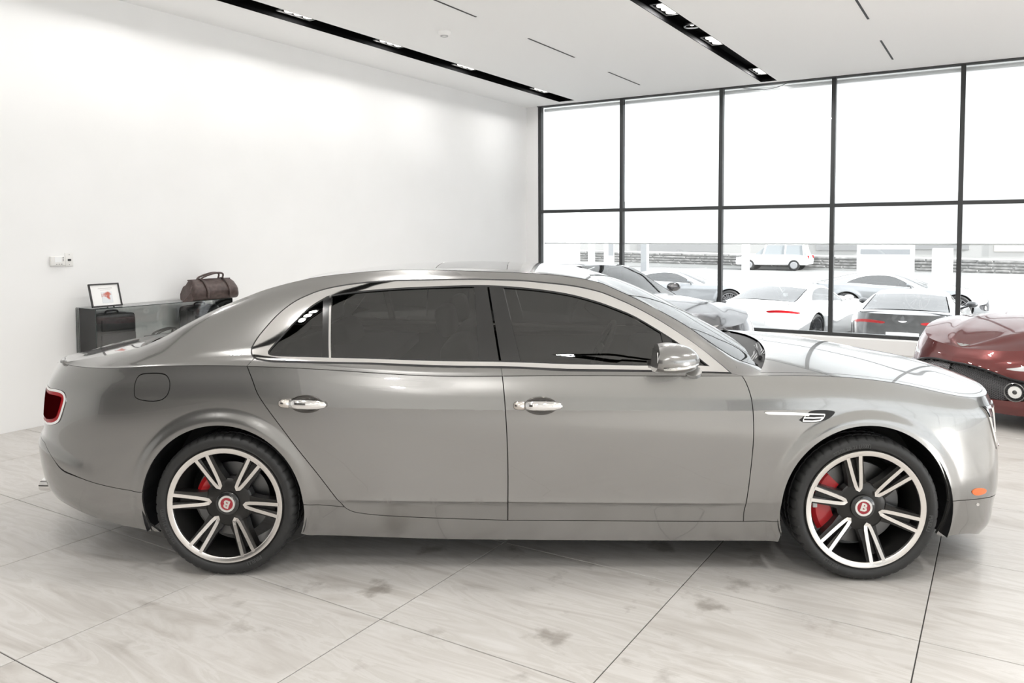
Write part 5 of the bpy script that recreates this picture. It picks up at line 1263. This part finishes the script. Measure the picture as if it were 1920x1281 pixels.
    if front_detail:
        # honeycomb bars across the mouth, fog lamps at its ends
        for far in (False, True):
            b = MB()
            for sgn in (1, -1):
                for k in range(-14, 32):
                    seg = []
                    for i in range(40):
                        v = .155+.42*i/39; u = uE-.035*k*1.0-sgn*(v-.36)*1.6
                        if u <= uE+.0 and u > uE-.89 and inside(c_mouth, np.array([[u, v]]))[0]: seg.append((u, v))
                    if len(seg) > 2:
                        P = CLOW.ev(np.array([q[0] for q in seg]), np.array([q[1] for q in seg])); Nn = CLOW.nrm(np.array([q[0] for q in seg]), np.array([q[1] for q in seg]))
                        sg_ = 1 if (Nn[0, 0]*1 > 0 or Nn[0, 1] < 0) else -1
                        P = P-Nn*sg_*.018
                        if far: P = P*np.array([1, -1, 1])
                        b.tube(P[::3] if len(P) > 8 else P, .0042, 4)
            o = b.build('grille_mesh', pbsdf('mesh_metal', (.16, .16, .165), .3, .7), root); o['kind'] = 'stuff'
            fr = frame_at(CLOW, uE-.60, .285); M = place(fr)
            if far: M = MIR @ M
            b = MB(); b.lathe([(.076, -.03), (.080, -.004), (.073, .0), (.056, -.03)], 32, 'Z', closed=True); b.xf(M); fg = b.build('fog_lamp', pbsdf('dark_chrome', (.25, .25, .25), .15, 1.0), root, True, auto=40)
            b = MB(); b.lathe([(.018, -.004), (.050, -.008), (.050, -.02), (.018, -.02)], 32, 'Z', closed=True); b.xf(M); b.build('fog_reflector', pbsdf('fog_white', (.8, .8, .78), .3), fg, True, auto=40)
            b = MB(); b.lathe([(0, .0), (.016, -.002), (.021, -.012)], 24, 'Z'); b.xf(M); b.build('fog_lens', pbsdf('fog_dark', (.05, .05, .05), .2), fg, True)
            edge = loop([tuple(q) for q in mouth_top]); P = CLOW.ev(np.array([q[0] for q in edge]), np.array([q[1] for q in edge]))
            if far: P = P*np.array([1, -1, 1])
            b = MB(); b.tube(P, .009, 8); b.build('grille_surround', mesh_black, root, True)
    for o in painted:
        o.material_slots[0].link = 'OBJECT'; o['painted'] = 1
    return root
def paint_tree(root, mat):
    for o in root.children:
        if o.get('painted'): o.material_slots[0].link = 'OBJECT'; o.material_slots[0].material = mat; del o['painted']
def park(root, x, y, z, heading, label, mat, cat='car', group=None):
    root.location = (x, y, z); root.rotation_euler = (0, 0, math.radians(heading)); tag(root, label, cat, group); paint_tree(root, mat); return root
proto = build_coupe('sports_coupe', True)
def spare(): return copy_tree(proto)
def nose_at(nx, ny, hd): a = math.radians(hd); return nx-3.645*math.cos(a), ny-3.645*math.sin(a)
def tail_at(nx, ny, hd): a = math.radians(hd); return nx+1.03*math.cos(a), ny+1.03*math.sin(a)
red_paint = pbsdf('dark_red_paint', (.13, .022, .02), .28, .55, 1.0, .015)
sil_paint = pbsdf('bright_silver_paint', (.24, .24, .25), .16, .85, .6, .015)
white_car = pbsdf('white_car_paint', (.80, .80, .80), .3, 0, 1.0, .02)
grey_car = pbsdf('dark_grey_paint', (.06, .062, .065), .3, .5, 1.0, .02)
mid_car = pbsdf('mid_silver_paint', (.30, .31, .32), .3, .7, 1.0, .02)
c1, c2, c3, c4, c5, c6 = spare(), spare(), spare(), spare(), spare(), spare()
hx, hy = nose_at(8.0, .40, 135); park(proto, hx, hy, 0, 135, 'dark red sports coupe with a wide black mesh grille beside the glass wall', red_paint)
park(c1, 10.15, 5.64, 0, -120.3, 'bright silver sports coupe parked right behind the sedan, indoors', sil_paint)
# forecourt cars
hx, hy = tail_at(16.8, 4.45, -12); park(c2, hx, hy, GROUND, -12, 'white sports coupe seen from behind outside the glass wall', white_car)
hx, hy = tail_at(15.7, 1.5, 0); park(c3, hx, hy, GROUND, 0, 'dark grey sports coupe with a number plate, outside beside the white coupe', grey_car)
park(c4, 25.4, 3.9, GROUND, -84, 'silver grey sports coupe parked sideways behind the dark coupe outside', mid_car)
park(c5, 24.0, 10.0, GROUND, -72, 'grey coupe parked sideways outside, behind the indoor silver coupe', mid_car)
park(c6, 26.5, -3.6, GROUND, -60, 'white coupe outside, parked apart beyond the dark red car', white_car)
# ================================================================== outside: forecourt, road, walls
asphalt = pbsdf('forecourt', (.62, .62, .62), .8); noise_mix(asphalt, .6, (.19, .19, .19), (.245, .245, .24), 4)
b = MB(); b.b2((WX+.14, -60, GROUND-.1), (120, 90, GROUND)); tag(b.build('ground', asphalt), 'pale sunlit forecourt and road outside', kind='structure')
b = MB(); b.b2((BX-40, -60, GROUND-.1), (WX+.14, RY-.25, GROUND)); tag(b.build('ground', asphalt), 'pale forecourt on the right side', kind='structure')
# bright white column just outside the first bay
b = MB(); cA, cB = on_X(1012, 300, 14.0), on_X(1088, 300, 14.0); b.b2((13.4, cB[1], GROUND), (14.0, cA[1]+.5, 5.0), .01); tag(b.build('column', pbsdf('column_white', (.95, .95, .95), .6)), 'broad white column outside the window bay next to the wall', 'column')
# low stone wall across the road, stones laid singly
stone = pbsdf('field_stone', (.42, .42, .41), .9); noise_mix(stone, 3, (.13, .13, .127), (.29, .285, .28), 3, rand=True)
SWX = 55.7
p0, p1 = on_X(1090, 480, SWX), on_X(1925, 490, SWX)
ya, yb = p1[1]-2-13.5, p0[1]+1-13.5; zt = .25; zb = -.53
sw = MB(); sw.b2((SWX+.05, ya, zb-.3), (SWX+.5, yb, zt-.03)); sw_o = tag(sw.build('wall_stone', pbsdf('mortar', (.5, .5, .49), .9)), 'low stone wall across the road', kind='structure')
b = MB(); b.b2((SWX-.02, ya, zt-.03), (SWX+.55, yb, zt+.06)); b.build('coping', pbsdf('coping_stone', (.62, .62, .61), .8), sw_o)
sw_o.location = (0, 13.5, 0); sw_o.rotation_euler = (.0125, 0, 0)
rows_, zc = 4, zb; hs = (zt-.03-zb)/rows_; me_cache = []
for k in range(5):
    b = MB(); b.box((0, 0, 0), (.12, .80+.22*k, hs*.92), .05); o_ = b.build('stone', stone, sw_o); me_cache.append(o_.data); bpy.data.objects.remove(o_)
cnt = 0
for r in range(rows_):
    y = ya+.1*r
    while y < yb-.6 and cnt < 240:
        k = random.randrange(5); L = .80+.22*k
        o = bpy.data.objects.new('stone', me_cache[k]); link(o, sw_o); o.location = (SWX+.02-random.random()*.03, y+L/2, zb+hs*(r+.5)); y += L+.04; cnt += 1
# building across the road
bw = pbsdf('building_render', (.42, .415, .405), .8); bd = pbsdf('building_dark', (.28, .28, .28), .7); bt = pbsdf('building_tan', (.70, .64, .58), .8)
t = empty('shop_building', (62, 0, GROUND), 0, 'long pale low building across the road behind the stone wall', 'building')
b = MB(); b.b2((0, -12, 0), (8, 40, 5.2)); b.build('wall', bw, t)
for yc, w_, z0, z1, m_ in ((22.5, 7.0, 1.0, 2.05, bd), (10.2, 3.2, 1.2, 3.4, bd), (4.2, 4.5, 1.3, 4.2, bd), (-.6, 2.2, 1.2, 4.6, bt), (-6.5, 1.4, 1.2, 4.6, bt)):
    b = MB(); b.b2((-.08, yc-w_/2, z0), (.02, yc+w_/2, z1)); b.build('window' if m_ is bd else 'pilaster', m_, t)
# sign board, posts, bollard
def post(px, py, X, w_, top_px, label, mat, name='post'):
    p = on_X(px, py, X); zt_ = on_X(px, top_px, X)[2]
    t = empty(name, (X, p[1], GROUND), 0, label, 'post')
    b = MB(); b.b2((-w_/2, -w_/2, 0), (w_/2, w_/2, zt_-GROUND), .01); b.build('shaft', mat, t)
    b = MB(); b.b2((-w_, -w_, 0), (w_, w_, .06), .01); b.build('foot_plate', mat, t)
pw = pbsdf('post_white', (.85, .85, .85), .6); pg = pbsdf('post_grey', (.30, .31, .32), .6)
post(1109, 490, 44, .32, 440, 'thin white post standing before the stone wall by the column', pw)
post(1139, 490, 44, .34, 440, 'white post beside the grey sign panel', pw)
post(1209, 490, 42, .36, 445, 'grey post before the stone wall between the first two window bars', pg)
post(1398, 500, 38, .3, 440, 'slender white post left of the white car on the road', pw)
post(1631, 520, 33, .22, 445, 'slender white post left of the tall white pylon sign', pw)
post(1700, 520, 33, .24, 445, 'slender white post right of the tall white pylon sign', pw)
post(1766, 540, 28, .55, 466, 'thick white bollard post by the last window bar', pw, 'bollard')
t = empty('pylon_sign', tuple(on_X(1659, 530, 31.0)*np.array([1, 1, 0])+np.array([0, 0, GROUND])), 0, 'tall white pylon sign with a grey stripe outside', 'sign')
b = MB(); b.b2((-.15, -.92, 0), (.15, .92, 2.1), .02); b.build('panel', pw, t)
b = MB(); b.b2((-.16, -.80, 1.66), (-.15, .80, 1.84)); b.build('stripe', pg, t)
t = empty('sign_panel', tuple(on_X(1146, 490, 43.0)*np.array([1, 1, 0])+np.array([0, 0, GROUND])), 0, 'grey panel above a white board before the stone wall', 'sign')
b = MB(); b.b2((-.05, -.17, .0), (.05, .17, 1.15)); b.build('lower_board', pw, t)
b = MB(); b.b2((-.05, -.17, 1.15), (.05, .17, 2.1)); b.build('upper_board', pg, t)
# low rail behind the forecourt
t = empty('guard_rail', (30, 0, GROUND), 0, 'low pale guard rail behind the parked cars', 'railing')
b = MB(); b.b2((-.03, 5, .46), (.03, 16, .56)); b.build('rail', pw, t)
for k in range(6):
    b = MB(); b.b2((-.03, 5.4+2*k, 0), (.03, 5.5+2*k, .46)); b.build('upright', pw, t)
# white sport-utility car on the road
def suv(loc, rz, label):
    t = empty('utility_car', loc, rz, label, 'car')
    body = [(-2.3, .38), (-2.35, .75), (-2.28, 1.0), (-1.3, 1.06), (1.0, 1.05), (1.6, .98), (2.25, .85), (2.38, .6), (2.32, .34)]
    b = MB(); b.prism(body, -.93, .93); b_ = b.build('body', white_car, t)
    m_ = b_.modifiers.new('round', 'BEVEL'); m_.width = .09; m_.segments = 4
    b = MB(); A = [b.bm.verts.new(p) for p in ((-2.2, -.86, 1.0), (1.15, -.86, 1.0), (1.15, .86, 1.0), (-2.2, .86, 1.0), (-1.95, -.66, 1.68), (.25, -.66, 1.70), (.25, .66, 1.70), (-1.95, .66, 1.68))]
    for f in ((0, 1, 5, 4), (1, 2, 6, 5), (2, 3, 7, 6), (3, 0, 4, 7)): b.bm.faces.new([A[i] for i in f])
    b.build('windows', pbsdf('far_glass', (.25, .27, .28), .1, 0, .5), t)
    b = MB(); b.box((-.85, 0, 1.70), (2.3, 1.36, .08), .03, seg=2); b.build('roof', white_car, t, True, auto=40)
    for x, s_ in ((-2.05, -1), (-.85, 1), (.55, 1)):
        for sy in (-1, 1):
            b = MB(); b.cyl((x, sy*.87, 1.0), (x*.9-.1, sy*.66, 1.69), .05, n=6); b.build('pillar', white_car, t)
    for x in (-1.45, 1.45):
        for sy in (-1, 1):
            b = MB(); b.lathe([(0, .0), (.24, .0), (.25, -.02), (.35, -.01), (.36, .05), (.36, .2), (0, .2)], 28); w_ = b.build('wheel', rubber, t, True, loc=(x, sy*.94, .36), auto=40)
            if sy > 0: w_.rotation_euler = (0, 0, math.pi)
            b = MB(); b.lathe([(0, -.022), (.2, -.022), (.24, -.005)], 24); b.build('hub', wheel_grey, w_)
    for sy in (-1, 1):
        b = MB(); b.box((2.28, sy*.68, .78), (.14, .34, .14), .04, seg=2); b.build('head_lamp', lamp_clear, t)
        b = MB(); b.box((-2.30, sy*.72, .9), (.10, .26, .2), .03, seg=2); b.build('tail_lamp', red_lens, t)
    return t
p = on_floor(1452, 500, GROUND)
d_ = p/np.linalg.norm(p[:2])*56; suv((d_[0], d_[1], GROUND), math.radians(90), 'white utility car driving past on the road outside')
